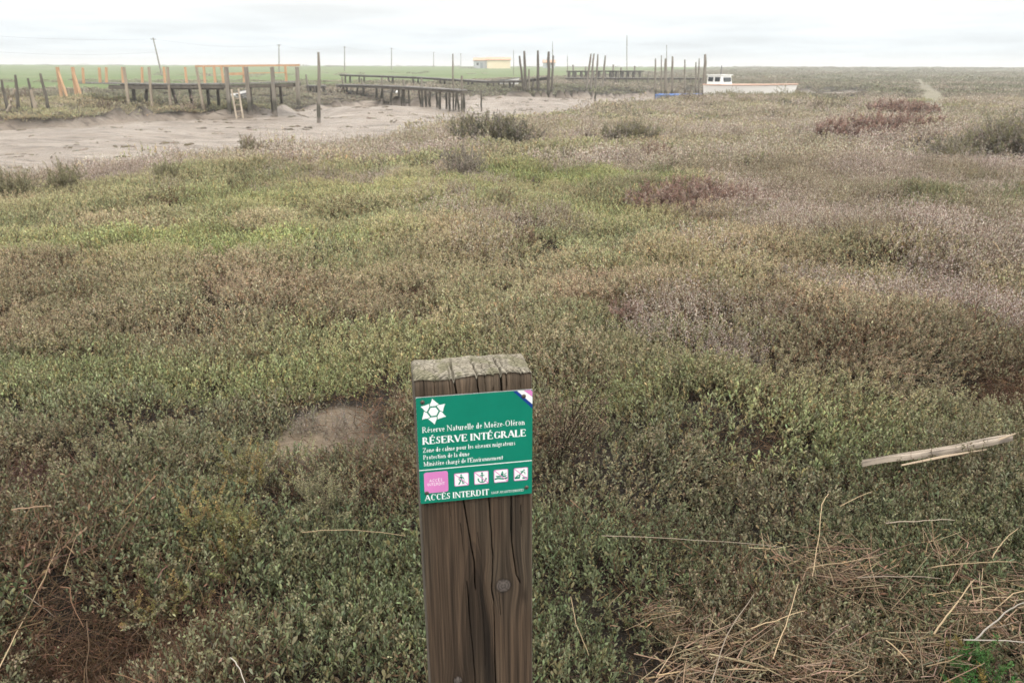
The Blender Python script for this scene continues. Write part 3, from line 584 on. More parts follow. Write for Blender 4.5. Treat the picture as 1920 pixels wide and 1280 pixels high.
# ------------------------------------------------------------------ single shrubs and tufts
def spray(b_st, b_fo, r, root, d, L, r0, depth, bits, tones, stemtone, bl, up=0.12, wob=0.16):
    n = 5; P = [root]; cur = d / np.linalg.norm(d)
    for j in range(n):
        cur = cur + r.normal(size=3) * wob + np.array([0, 0, up]); cur /= np.linalg.norm(cur); P.append(P[-1] + cur * L / n)
    b_st.twig(P, r0, r0 * 0.45, jit(r, stemtone, 0.2), 1.0)
    if depth > 0:
        for j in range(r.integers(3, 6)):
            f = r.uniform(0.3, 0.95) * n; a = min(int(f), n - 1); p = P[a] + (P[a + 1] - P[a]) * (f - a)
            spray(b_st, b_fo, r, p, cur * 0.9 + r.normal(size=3) * 0.55, L * r.uniform(0.35, 0.6), r0 * 0.55, depth - 1, bits, tones, stemtone, bl, up, wob)
    tb = r.uniform(0.8, 1.2); tn = tones[r.integers(len(tones))]
    f = r.uniform(0.2, 1.0, bits) * n; a = np.minimum(f.astype(int), n - 1); PP = np.array(P); pp = PP[a] + (PP[a + 1] - PP[a]) * (f - a)[:, None]
    b_fo.bits(pp + r.normal(size=(bits, 3)) * bl * 0.3, cur * 0.7 + r.normal(size=(bits, 3)) * 0.6, bl * r.uniform(0.6, 1.3, bits), bl * 0.42, np.array(tn) * tb * (1 + r.normal(size=(bits, 1)) * 0.15) * (1 + r.normal(size=(bits, 3)) * 0.06))
def shrub(name, label, cat, px, py, h, w, n, bits, tones, stem=(0.10, 0.072, 0.05), bl=0.014, spread=0.5, depth=1, r0=0.004, seed=0, group=None, lean_=(0, 0, 0), z0=0.0, wd=None):
    r = np.random.default_rng(900 + seed); c = at(px, py, z0); c[2] = float(H(c[0], c[1]))
    o = empty(name, c); tag(o, label, cat, group)
    bs, bf = PB(r), PB(r)
    T = r.uniform(0, 6.283, n); Q = np.sqrt(r.random(n)); RX = Q * w * 0.38 * np.cos(T); RY = Q * (wd or w) * 0.38 * np.sin(T); RZ = H(c[0] + RX, c[1] + RY) - c[2] - 0.04
    for t, q, rx_, ry_, rz_ in zip(T, Q, RX, RY, RZ):
        d = lean(r, abs(r.normal()) * spread) + 0.4 * np.array([math.cos(t), math.sin(t), 0]) * q * spread + np.array(lean_)
        spray(bs, bf, r, np.array([rx_, ry_, rz_]), d, h * r.uniform(0.65, 1.1) * (1 - 0.3 * q * q), r0, depth, bits, tones, stem, bl)
    link(bpy.data.objects.new('stems', bs.data('stems', M_TONE)), o)
    if bf.V: link(bpy.data.objects.new('foliage', bf.data('foliage', M_TONE)), o)
    return o
OLIVE = [(0.235, 0.22, 0.125), (0.28, 0.25, 0.15), (0.21, 0.195, 0.12)]
GREYB = [(0.29, 0.255, 0.205), (0.25, 0.22, 0.17), (0.32, 0.275, 0.235)]
REDB = [(0.29, 0.185, 0.145), (0.34, 0.24, 0.195), (0.26, 0.17, 0.135), (0.38, 0.30, 0.25)]
RUST = [(0.21, 0.145, 0.10), (0.24, 0.175, 0.12)]
YELO = [(0.22, 0.195, 0.075), (0.26, 0.19, 0.08), (0.17, 0.175, 0.075)]
LUSH = [(0.06, 0.15, 0.04), (0.08, 0.17, 0.05), (0.065, 0.13, 0.04), (0.07, 0.14, 0.04), (0.17, 0.13, 0.04)]
shrub('twiggy_shrub', 'dark twiggy shrub with sparse olive leaves beside the signpost', 'shrub', 1035, 790, 0.50, 0.20, 20, 30, OLIVE + RUST, (0.055, 0.036, 0.024), 0.011, 0.45, 1, 0.0042, 1, None, (0.3, 0, 0))
shrub('twiggy_shrub', 'round greyish brown shrub on the pale strip above the signpost', 'shrub', 868, 318, 0.52, 0.62, 46, 40, GREYB, (0.10, 0.08, 0.06), 0.022, 0.42, 1, 0.005, 2)
shrub('bare_bush', 'small dark bare bush with two upright stems below the end of the long pier', 'shrub', 1022, 292, 0.42, 0.16, 9, 12, OLIVE, (0.09, 0.07, 0.05), 0.018, 0.28, 1, 0.006, 3)
shrub('bare_bush', 'fan-shaped dark bare bush just beside the small two-stemmed one', 'shrub', 1066, 296, 0.46, 0.34, 16, 14, OLIVE, (0.085, 0.065, 0.045), 0.018, 0.5, 1, 0.006, 4)
shrub('upright_shrub', 'upright olive shrub at the left edge of the picture by the mud', 'shrub', 22, 342, 0.50, 0.55, 46, 46, OLIVE, (0.10, 0.08, 0.055), 0.02, 0.25, 1, 0.004, 5)
shrub('upright_shrub', 'upright olive shrub standing against the pale mud, second from the left edge', 'shrub', 124, 330, 0.52, 0.5, 40, 44, OLIVE, (0.10, 0.08, 0.055), 0.02, 0.28, 1, 0.004, 6)
shrub('upright_shrub', 'squat olive shrub on the pale strip at the mud edge', 'shrub', 312, 326, 0.36, 0.5, 34, 40, OLIVE, (0.10, 0.08, 0.055), 0.02, 0.32, 1, 0.004, 7)
shrub('upright_shrub', 'brownish upright shrub at the mud edge in front of the ladder', 'shrub', 466, 268, 0.5, 0.5, 26, 36, RUST + OLIVE, (0.11, 0.08, 0.055), 0.022, 0.25, 1, 0.005, 8)
shrub('wide_bush', 'wide dark olive and grey bush at the head of the creek', 'shrub', 925, 256, 0.72, 2.3, 190, 40, OLIVE + GREYB + [(0.10, 0.10, 0.07)], (0.07, 0.06, 0.045), 0.034, 0.5, 1, 0.006, 9, None, (0, 0, 0), 0.0, 1.2)
shrub('olive_bush', 'low olive bush in the pale field between the boats and the wide dark bush', 'shrub', 1180, 256, 0.5, 1.7, 110, 36, OLIVE + GREYB, (0.09, 0.07, 0.05), 0.032, 0.5, 1, 0.005, 10, None, (0, 0, 0), 0.0, 1.0)
shrub('rusty_tuft', 'rusty brown tuft below the low olive bush', 'tuft', 1228, 282, 0.4, 0.7, 50, 34, RUST + REDB, (0.11, 0.075, 0.05), 0.024, 0.42, 1, 0.004, 11)
shrub('reddish_bush', 'largest reddish brown mound-shaped bush in the middle distance', 'shrub', 1315, 366, 0.34, 2.5, 280, 40, REDB, (0.13, 0.08, 0.06), 0.02, 0.55, 1, 0.0032, 12, None, (0, 0, 0), 0.0, 0.9)
shrub('reddish_bush', 'long dark reddish bush below the faint footpath', 'shrub', 1640, 258, 0.5, 4.0, 230, 34, REDB, (0.12, 0.075, 0.058), 0.04, 0.55, 1, 0.005, 13, None, (0, 0, 0), 0.0, 1.4)
shrub('reddish_bush', 'farthest reddish bush at the start of the faint footpath', 'shrub', 1690, 208, 0.55, 4.2, 170, 26, REDB, (0.12, 0.075, 0.058), 0.06, 0.55, 1, 0.007, 14, None, (0, 0, 0), 0.0, 1.6)
shrub('olive_bush', 'tall olive and grey bush at the right edge of the picture', 'shrub', 1890, 290, 0.8, 2.2, 170, 38, OLIVE + GREYB, (0.09, 0.07, 0.05), 0.034, 0.45, 1, 0.006, 15, None, (0, 0, 0), 0.0, 1.4)
shrub('olive_bush', 'grey olive bush between the long reddish bush and the right edge', 'shrub', 1780, 300, 0.5, 1.3, 90, 36, GREYB + OLIVE, (0.09, 0.07, 0.05), 0.028, 0.5, 1, 0.005, 16, None, (0, 0, 0), 0.0, 0.9)
shrub('rusty_tuft', 'small dark rusty tuft alone in the middle of the green', 'tuft', 985, 428, 0.22, 0.26, 26, 34, RUST, (0.10, 0.065, 0.04), 0.016, 0.45, 1, 0.003, 17)
shrub('rusty_tuft', 'tiny brown tuft in the green left of the signpost', 'tuft', 418, 512, 0.17, 0.18, 18, 30, RUST, (0.10, 0.065, 0.045), 0.014, 0.45, 1, 0.002, 18)
shrub('rusty_tuft', 'reddish tuft above the twiggy shrub beside the signpost', 'tuft', 1180, 560, 0.17, 0.3, 30, 30, REDB, (0.12, 0.075, 0.05), 0.012, 0.5, 1, 0.002, 19)
shrub('rusty_tuft', 'olive brown tuft just below the fan-shaped bare bush', 'tuft', 945, 368, 0.22, 0.6, 40, 30, RUST + OLIVE, (0.10, 0.07, 0.045), 0.016, 0.45, 1, 0.003, 20)
shrub('olive_spray', 'olive spray of tiny leaves overhanging the bare mud patch from the left', 'shrub', 470, 830, 0.33, 0.22, 20, 60, OLIVE + YELO, (0.10, 0.07, 0.045), 0.010, 0.5, 1, 0.0022, 21)
shrub('olive_spray', 'olive spray of tiny leaves in front of the bare mud patch', 'shrub', 605, 880, 0.31, 0.18, 19, 60, OLIVE, (0.10, 0.08, 0.055), 0.010, 0.4, 1, 0.0022, 22)
shrub('yellowish_spray', 'yellowish orange spray of tiny leaves among the green at the left', 'shrub', 400, 960, 0.30, 0.26, 24, 68, YELO, (0.13, 0.09, 0.055), 0.010, 0.5, 1, 0.0022, 23)
shrub('yellowish_spray', 'yellowish olive spray above the reddish brown twig bush', 'shrub', 285, 1030, 0.21, 0.24, 21, 68, YELO + OLIVE, (0.11, 0.08, 0.05), 0.010, 0.6, 1, 0.002, 24)
shrub('brown_bush', 'dark reddish brown twig bush over a hollow in the near left corner', 'shrub', 215, 1120, 0.17, 0.28, 60, 10, [(0.11, 0.065, 0.05)], (0.105, 0.066, 0.05), 0.008, 0.75, 1, 0.0016, 25)
shrub('brown_bush', 'dark brown twig bush at the left edge halfway down', 'shrub', 15, 850, 0.24, 0.3, 44, 16, [(0.11, 0.065, 0.055), (0.14, 0.085, 0.07)], (0.10, 0.062, 0.05), 0.009, 0.6, 1, 0.0018, 26)
shrub('lush_shrub', 'lush green feathery shrub with orange specks in the near right corner', 'shrub', 1875, 1255, 0.24, 0.26, 34, 90, LUSH, (0.10, 0.06, 0.03), 0.010, 0.5, 1, 0.002, 27, None, (-0.45, 0.0, 0.0), -0.12)
shrub('grey_twig_bush', 'bare grey twig bush hanging over the back of the mud patch', 'shrub', 610, 722, 0.2, 0.5, 60, 3, GREYB, (0.22, 0.185, 0.15), 0.009, 0.75, 1, 0.0018, 28, None, (0.0, -0.25, 0), 0.0, 0.2)

# ------------------------------------------------------------------ weathered timber
def timber(name, light, dark, algae=True, rough=0.85):
    m = new_mat(name); k = NT(m)
    nz = obj_noise(k, 6.0, 4, (1, 1, 0.15)); col = k.ramp(nz, [(0.3, dark), (0.7, light)])
    if algae:                                     # tide line: weed below it, a coat of mud at the foot
        g = k.n('ShaderNodeNewGeometry'); z = k.n('ShaderNodeSeparateXYZ', {0: g.outputs['Position']}).outputs[2]
        zn = k.n('ShaderNodeMath', {0: nz, 1: 0.5, 2: z}, operation='MULTIPLY_ADD').outputs[0]
        f = k.n('ShaderNodeMapRange', {0: zn, 1: 0.22, 2: 0.0, 3: 0.0, 4: 0.8}).outputs[0]; col = k.mix(f, col, (0.05, 0.048, 0.035))
        f = k.n('ShaderNodeMapRange', {0: zn, 1: -0.38, 2: -0.5, 3: 0.0, 4: 0.85}).outputs[0]; col = k.mix(f, col, (0.19, 0.165, 0.14))
    p = k.n('ShaderNodeBsdfPrincipled', {'Base Color': col, 'Roughness': rough, 'Specular IOR Level': 0.2}); k.out(p.outputs[0]); return m
M_OLD = timber('old_timber', (0.26, 0.235, 0.20), (0.15, 0.13, 0.105))
M_DARK = timber('dark_timber', (0.15, 0.132, 0.11), (0.09, 0.079, 0.066))
M_DECK = timber('deck_timber', (0.24, 0.225, 0.21), (0.16, 0.15, 0.14), False)
M_NEW = timber('fresh_timber', (0.52, 0.33, 0.20), (0.42, 0.26, 0.155), False)
M_PALE = timber('pale_timber', (0.36, 0.30, 0.23), (0.24, 0.20, 0.155), False)
def hz(p): return float(H(p[0], p[1]))
def upright(parent, pts, w, mat, name='post', round_=False, foot=True, loc=None):
    """a post through world points top -> foot, driven into the ground"""
    a, b = [np.array(q, float) for q in pts]
    if foot:
        d = b - a; b = b + d / np.linalg.norm(d) * 0.4
    mb = MB()
    o0 = np.array(loc if loc is not None else (0, 0, 0), float)
    if round_:
        n = 5; P = [a + (b - a) * t - o0 + np.array([rng.normal() * w * 0.12, 0, 0]) for t in np.linspace(0, 1, n)]
        mb.tube(P, [w / 2 * q * rng.uniform(0.92, 1.08) for q in np.linspace(0.85, 1.1, n)], 7)
    else: mb.beam(a - o0, b - o0, w, w * rng.uniform(0.85, 1.1), 1.05)
    return mb.build(name, mat, parent)
def part_beam(parent, name, a, b, w, h, mat, loc):
    mb = MB(); mb.beam(np.array(a) - loc, np.array(b) - loc, w, h); return mb.build(name, mat, parent)
def deck(parent, L, width, thick, mat, loc, side=(0, 1, 0), name='deck', pitch_=0.16):
    mb = MB()
    for a, b in zip(L[:-1], L[1:]):
        a = Vector(a); b = Vector(b); n = max(int((b - a).length / pitch_), 1); d = (b - a).normalized(); s = Vector(side)
        for i in range(n):
            c = a + (b - a) * ((i + 0.5) / n) - Vector(loc); c.z += rng.normal() * 0.006
            M = Matrix((d, s, d.cross(s))).transposed(); mb.box(c, ((b - a).length / n * 0.9, width * rng.uniform(0.94, 1.04), thick), M)
    return mb.build(name, mat, parent)

# --- the left pier with the row of orange uprights
YF, YB = 43.0, 44.4
loc = np.array([*atY(380, 157, 43.7)[:2], 0.0]); loc[2] = -0.3
pier = empty('pier', loc); tag(pier, 'long left-hand timber pier with a row of orange uprights and rail', 'pier')
dl = [atY(160, 155.5, 45.6), atY(215, 156.5, 44.5), atY(300, 157.5, 43.7), atY(420, 157.5, 43.7), atY(557, 154.0, 43.7)]
deck(pier, dl, 1.5, 0.06, M_DECK, loc)
for dy, nm in ((-0.68, 'front_joist'), (0.68, 'rear_joist')):
    for a, b in zip(dl[1:-1], dl[2:]):
        o = np.array([0, dy, -0.13]); part_beam(pier, nm, a + o, b + o, 0.09, 0.13, M_DARK, loc)
for a, b in (((205, 165), (420, 166.5)), ((462, 163), (557, 160.5))):
    part_beam(pier, 'lower_beam', atY(*a, YF + 0.12), atY(*b, YF + 0.12), 0.08, 0.11, M_DARK, loc)
for xt, yt, xb, yb, w, m in [(424, 126, 431, 212, .18, M_OLD), (461, 126, 471, 222, .18, M_OLD), (510, 126, 517, 222, .17, M_OLD), (557, 126, 559, 182, .16, M_OLD),
                             (232, 126, 240, 183, .11, M_PALE), (279, 126, 284, 184, .11, M_PALE), (314, 126, 319, 186, .11, M_PALE), (368, 126, 380, 194, .11, M_PALE)]:
    upright(pier, (atY(xt, yt, YF), atY(xb, yb, YF)), w, m, loc=loc)
for xt, yt, xb, yb in [(275, 162, 274, 181), (323, 166, 328, 184), (355, 166, 359, 185), (408, 164, 410, 192), (389, 166, 391, 186), (250, 162, 251, 178), (468, 160, 472, 200), (509, 160, 511, 197), (525, 160, 527, 180)]:
    upright(pier, (atY(xt, yt, YB), atY(xb, yb, YB)), 0.13, M_DARK, 'under_post', loc=loc)
for xt, yt, xb, yb in [(155, 127, 157, 157), (186, 127, 188, 157), (199, 126.5, 200, 157), (229, 126, 231, 157), (266, 126, 267, 157), (307, 125.5, 310, 157), (347, 126, 350, 156), (382, 125, 385, 163), (401, 125, 404, 156), (415, 125, 419, 156), (456, 124, 458, 156), (535, 124, 537, 153)]:
    upright(pier, (atY(xt, yt, YB), atY(xb, yb, YB)), 0.10, M_NEW, 'orange_upright', foot=False, loc=loc)
part_beam(pier, 'top_rail', atY(366, 124.5, YB - .02), atY(562, 122.5, YB - .02), 0.05, 0.10, M_NEW, loc)
part_beam(pier, 'middle_rail', atY(426, 139, YB - .1), atY(458, 138.5, YB - .1), 0.05, 0.13, M_NEW, loc)
part_beam(pier, 'middle_rail', atY(458, 137.5, YB - .1), atY(537, 136.5, YB - .1), 0.04, 0.05, M_NEW, loc)
for i, (xt, xb, yb, bx_, by_, lb) in enumerate([(107.5, 109.5, 151.5, 122, 153, 'orange braced post standing apart at the far end of the left pier'), (136, 138, 149, 148, 149, 'orange braced post next to the first upright of the left pier')]):
    c = atY(xb, yb, 47.0); c[2] = hz(c); o = empty('braced_post', c); tag(o, lb, 'post', 'braced posts at the end of the left pier')
    a = atY(xt, 126, 47.0); mb = MB(); mb.beam(a - c, np.array([0, 0, -0.3]), 0.14); mb.build('upright', M_NEW, o)
    e = atY(bx_, by_, 46.6); e[2] = hz(e) - 0.1; mb = MB(); mb.beam(a - c + np.array([0.05, -.1, -0.25]), e - c, 0.11); mb.build('brace', M_NEW, o)
# ladder leaning on the pier
tl, trr, bl_, brr = atY(434, 168, YF - .35), atY(447, 167, YF - .35), atY(444, 224, YF - 1.0), atY(456, 222.5, YF - 1.0)
c = np.array([*((bl_ + brr) / 2)[:2], 0]); c[2] = hz(c); lad = empty('ladder', c); tag(lad, 'pale wooden ladder leaning on the left pier down to the mud', 'ladder')
for a, b in ((tl, bl_), (trr, brr)):
    mb = MB(); mb.beam(a - c, b - c, 0.085, 0.07); mb.build('rail', M_PALE, lad)
for f in (0.12, 0.32, 0.53, 0.74, 0.92):
    mb = MB(); mb.beam(tl + (bl_ - tl) * f - c, trr + (brr - trr) * f - c, 0.06, 0.05); mb.build('rung', M_PALE, lad)

# --- the low centre walkway
def line_at(L, px):
    for (x0, y0, Y0), (x1, y1, Y1) in zip(L[:-1], L[1:]):
        if x0 <= px <= x1: t = (px - x0) / (x1 - x0); return atY(px, y0 + (y1 - y0) * t, Y0 + (Y1 - Y0) * t), Y0 + (Y1 - Y0) * t
    raise ValueError(px)
def walkway(name, label, L, posts, tall, width, pm=M_DARK, pw=0.15, side=(0.5, 0.86, 0), dm=None):
    mid = L[len(L) // 2]; c = atY(*mid); loc = np.array([c[0], c[1], hz(c)])
    o = empty(name, loc); tag(o, label, 'pier')
    D = [atY(*q) for q in L]; deck(o, D, width, 0.06, dm or M_DECK, loc, side, 'deck', 0.25)
    for a, b in zip(D[:-1], D[1:]): part_beam(o, 'joist', a + np.array([0, 0, -0.11]), b + np.array([0, 0, -0.11]), width * 0.7, 0.13, M_DARK, loc)
    for px in posts:
        for s in (-1, 1):
            p, Yp = line_at(L, px); p = p + np.array(side) * s * width * 0.38; q = p + np.array([rng.normal() * 0.08, 0, 0]); q[2] = hz(q)
            upright(o, (p, q), pw * rng.uniform(0.8, 1.2), pm, 'post', True, loc=loc)
    for px, h in tall:
        p, Yp = line_at(L, px); q = p.copy(); q[2] = hz(q); p = p + np.array([rng.normal() * 0.05, 0, h]); upright(o, (p, q), pw, M_OLD, 'tall_post', True, loc=loc)
    return o
LB = [(637, 159, 62), (700, 160, 57.5), (770, 163, 52), (868, 169, 46)]
walkway('walkway', 'low grey walkway on thin posts at the near side of the centre creek', LB, [644, 676, 711, 742, 760, 791, 812, 831, 849, 862], [(644, .55), (681, .45), (716, .5), (757, .45), (792, .55), (866, .75)], 0.9, M_DARK, 0.14)
walkway('walkway', 'short broken piece of walkway beside the lone pole', [(575, 160.5, 60), (610, 161, 60)], [580, 592, 605], [(576, .75)], 0.8, M_DARK, 0.15, (0, 1, 0))
LC = [(642, 140, 95), (780, 144.5, 88), (850, 148.5, 83), (915, 152.5, 78), (980, 151, 70), (1032, 144.5, 68)]
walkway('walkway', 'long grey walkway curving up to the tall dark mooring poles', LC, [652, 678, 733, 780, 830, 882, 920, 940, 960, 1005], [], 1.1, M_DARK, 0.2)
walkway('walkway', 'distant dark jetty on many legs near the horizon', [(1062, 133.5, 130), (1130, 133, 130), (1206, 133, 130)], list(range(1068, 1205, 11)), [(1075, .9), (1098, .6), (1150, .9), (1165, .5), (1190, .7)], 2.2, M_DARK, 0.3, (0, 1, 0), M_DARK)
walkway('walkway', 'thin pale far walkway behind the moored boats', [(1060, 146, 95), (1200, 146.5, 95), (1322, 146.5, 92)], list(range(1075, 1320, 20)), [(1110, .6), (1160, .8), (1215, .7)], 0.9, M_OLD, 0.16, (0, 1, 0))

# --- single poles
def pole(xt, yt, xb, yb, Y, w, mat, label, group=None, name='mooring_pole', cat='pole'):
    a = atY(xt, yt, Y); b = atY(xb, yb, Y); g = hz(b)
    t = (g - 0.4 - a[2]) / (b[2] - a[2]); b = a + (b - a) * t; c = np.array([b[0], b[1], g])
    mb = MB(); n = 7; P = [a + (b - a) * q - c + np.array([rng.normal() * w * 0.08, rng.normal() * w * 0.08, 0]) for q in np.linspace(0, 1, n)]
    P[0] = a - c; rr = [w / 2 * q * rng.uniform(0.93, 1.07) for q in np.linspace(0.78, 1.1, n)]; rr[0] *= 0.8
    mb.tube(P, rr, 8); o = mb.build(name, mat, None, smooth=False); o.location = c; return tag(o, label, cat, group)
pole(597, 98, 598.5, 232, 38.7, 0.17, M_OLD, 'tall lone grey pole in the gully right of the left pier')
G = 'tall poles at the end of the curved walkway'
pole(974, 105, 983, 181, 67, 0.2, M_DARK, 'leaning slim pole, first of the tall group at the curved walkway end', G)
pole(983, 96, 986.5, 190, 66, 0.24, M_DARK, 'thick dark pole, second of the tall group at the curved walkway end', G)
pole(1008.5, 95, 1008.5, 181, 67, 0.24, M_DARK, 'thick dark middle pole of the tall group at the curved walkway end', G)
pole(1029, 97, 1028.5, 185, 66, 0.26, M_DARK, 'thick dark pole, last but one of the tall group at the curved walkway end', G)
pole(1037.5, 104, 1033.5, 183, 66.5, 0.18, M_DARK, 'slim pole leaning out at the right end of the tall group', G)
pole(992, 130, 991, 188, 66, 0.16, M_OLD, 'short pale post low among the tall dark poles', G)
pole(849, 101, 850, 204, 47, 0.10, M_OLD, 'very thin pole rising from the low grey walkway')
pole(902, 170, 902.5, 201, 48, 0.10, M_DARK, 'short dark stake alone on the mud right of the low grey walkway')
G = 'four poles in the open mud'
for i, (a, b, c_, d_) in enumerate([(1108, 101, 1098, 179), (1114, 101, 1106, 175), (1121, 102, 1116, 176), (1135, 104, 1128, 171)]):
    pole(a, b, c_, d_, 72 + i, 0.19, M_OLD, ('first', 'second', 'third', 'last, slightly apart')[i] + ' from the left of four slanting poles in the open mud', G)
pole(1117, 172, 1115.5, 188, 62, 0.16, M_DARK, 'short dark stub before the four slanting poles')
G = 'poles round the moored boats'
for a, b, c_, d_, w, lb in [(1229, 110, 1229, 176, .16, 'slim pole at the left end of the blue dinghy'), (1240, 104, 1240, 170, .11, 'very thin pole second from the left by the blue dinghy'), (1248, 110, 1248, 166, .24, 'thick pale pole third from the left by the blue dinghy'),
                            (1261, 106, 1260, 170, .2, 'tapering pole fourth from the left by the blue dinghy'), (1284, 112, 1284, 170, .15, 'slim pole behind the middle of the blue dinghy'), (1305, 117, 1305, 170, .14, 'low slim pole behind the right end of the blue dinghy'),
                            (1311, 110, 1310, 170, .12, 'thin pole just left of the thick pole at the cabin boat'), (1322, 102, 1320, 172, .28, 'thick pole beside the stern of the white cabin boat'), (1331, 143, 1331, 172, .3, 'short dark pile touching the white cabin boat')]:
    pole(a, b, c_, d_, 64, w, M_DARK if 'dark' in lb else M_OLD, lb, G)
G = 'thin far masts on the horizon'
for a, b, Y_, lb in [(1175.5, 66, 130, 'tall faint mast right of the four slanting poles'), (1036, 78, 150, 'faint tall mast behind the tall dark poles'), (963, 94, 170, 'faint mast just right of the cream hut'), (1064, 104, 140, 'short faint mast left of the distant dark jetty'), (1250, 85, 140, 'faint thin mast above the moored boats')]:
    pole(a, b, a, 126, Y_, 0.13, M_OLD, lb, G, 'mast', 'mast')
G = 'old posts at the left edge'
for i, (a, b, c_, d_) in enumerate([(3, 150, 11, 190), (28.5, 140.5, 33, 187), (52, 147, 61, 192), (75.5, 138, 89, 194)]):
    pole(a, b, c_, d_, 38.5, 0.15, M_DARK, ('first', 'second', 'third', 'last and tallest')[i] + ' of four leaning dark posts at the left edge, counted from the left', G, 'old_post', 'post')
for a, b, c_, d_, lb in [(28, 167, 20, 196, 'bleached broken stump between the first and second old posts'), (58, 168, 63, 190, 'bleached split stump against the third old post')]:
    pole(a, b, c_, d_, 38, 0.17, M_PALE, lb, 'bleached stumps', 'stump', 'stump')

# --- power line
def wire_pole(xt, yt, xb, Y_, label):
    a = atY(xt, yt, Y_); b = atY(xb, 124, Y_); g = hz(b); c = np.array([b[0], b[1], g]); o = empty('utility_pole', c); tag(o, label, 'pole', 'poles of the power line')
    mb = MB(); foot_ = np.array([(b - a)[0] / (b - a)[2] * (g - b[2]), 0, 0]) - np.array([0, 0, 0.3]); mb.tube([a - c, foot_], [0.10, 0.16], 8); mb.build('pole', M_OLD, o)
    mb = MB(); mb.beam(a - c + np.array([-0.5, 0, -0.25]), a - c + np.array([0.5, 0, -0.25]), 0.08, 0.1); mb.build('crossarm', M_DARK, o); return a
tops = [wire_pole(287, 71, 299.5, 151, 'nearest utility pole of the line, leaning above the left pier'), wire_pole(523, 83, 523, 200, 'second utility pole of the line, left of the lone pole'), wire_pole(646, 87, 646, 232, 'third utility pole of the line, right of the lone pole'),
        wire_pole(734, 90, 734, 262, 'fourth utility pole of the line'), wire_pole(813, 97, 813, 330, 'fifth utility pole of the line'), wire_pole(864, 100, 864, 390, 'last and smallest utility pole of the line left of the cream hut')]
M_WIRE = simple('wire', (0.12, 0.12, 0.12))
def wire(a, b, sag, lb):
    a = np.array(a); b = np.array(b); mb = MB(); mb.tube([a + (b - a) * t - np.array([0, 0, sag * 4 * t * (1 - t)]) for t in np.linspace(0, 1, 13)], 0.009, 4); tag(mb.build('overhead_wire', M_WIRE), lb, 'wire', 'wires of the power line')
wire(atY(-260, 42, 118), tops[0] - np.array([.3, 0, .2]), 0.9, 'upper overhead wire left of the leaning utility pole')
wire(atY(-260, 70, 118), tops[0] - np.array([-.3, 0, 2.4]), 1.2, 'lower overhead wire left of the leaning utility pole')
for i in range(5): wire(tops[i] - np.array([0, 0, .2]), tops[i + 1] - np.array([0, 0, .2]), 0.8, ('overhead wire between the first and second utility poles', 'overhead wire between the second and third utility poles', 'overhead wire between the third and fourth utility poles', 'overhead wire between the fourth and fifth utility poles', 'overhead wire between the fifth and last utility poles')[i])

# --- huts
M_CREAM = simple('cream_wall', (0.72, 0.60, 0.40), (0.78, 0.66, 0.46), 0.8); M_GREYW = simple('grey_boards', (0.40, 0.42, 0.43), (0.48, 0.50, 0.50), 2.0)
M_ROOF = simple('terracotta_roof', (0.42, 0.24, 0.15), (0.52, 0.31, 0.20), 1.5); M_GLASS = simple('dark_glass', (0.03, 0.035, 0.04), None, 1, 0.15); M_DOOR = simple('painted_door', (0.20, 0.23, 0.24), (0.26, 0.29, 0.30), 3)
def hut(x0, x1, yr, ye, Y_, depth, wall, label, doors, windows):
    a = atY(x0, ye, Y_); b = atY(x1, ye, Y_); ridge = atY(x0, yr, Y_)[2]; eave = a[2]; W = b[0] - a[0]; c = np.array([(a[0] + b[0]) / 2, Y_, hz((a[0], Y_))]); o = empty('hut', c); tag(o, label, 'hut')
    e = eave - c[2]; rg = max(ridge - c[2], e + 0.8); mb = MB(); h = W / 2; d = depth
    mb.add([(-h, 0, -.5), (h, 0, -.5), (h, d, -.5), (-h, d, -.5), (-h, 0, e), (h, 0, e), (h, d, e), (-h, d, e), (-h, d / 2, rg - .06), (h, d / 2, rg - .06)], [(0, 1, 5, 4), (2, 3, 7, 6), (1, 2, 6, 9, 5), (3, 0, 4, 8, 7), (4, 5, 9, 8), (6, 7, 8, 9)]); mb.build('wall', wall, o)
    mb = MB(); s = (rg - e) / (d / 2); q = 0.35
    for sg in (0, 1):
        f = (lambda y: y) if sg == 0 else (lambda y: d - y)
        V = [(-h - .25, f(-q), e - q * s + .02), (h + .25, f(-q), e - q * s + .02), (h + .25, f(d / 2), rg + .02), (-h - .25, f(d / 2), rg + .02)]; V += [(x_, y_, z_ + .14) for x_, y_, z_ in V]
        mb.add(V, [(3, 2, 1, 0), (4, 5, 6, 7), (0, 1, 5, 4), (1, 2, 6, 5), (2, 3, 7, 6), (3, 0, 4, 7)])
    mb.build('roof', M_ROOF, o)
    for t in doors: mb = MB(); mb.box((-h + W * t, -0.03, 0.95), (0.95, 0.06, 2.0)); mb.build('door', M_DOOR, o)
    for t in windows: mb = MB(); mb.box((-h + W * t, -0.03, 1.5), (0.8, 0.06, 0.8)); mb.build('window', M_GLASS, o)
hut(913, 957, 108.5, 112.5, 300, 6, M_CREAM, 'cream hut with a long terracotta roof on the horizon', [], [])
hut(888, 912.5, 109, 113.5, 303, 6, M_GREYW, 'smaller grey-walled hut adjoining the cream hut', [0.6], [0.3])
hut(1019, 1041, 114.5, 117.5, 320, 5, M_GREYW, 'low faint hut behind the tall dark mooring poles', [0.3], [0.7])

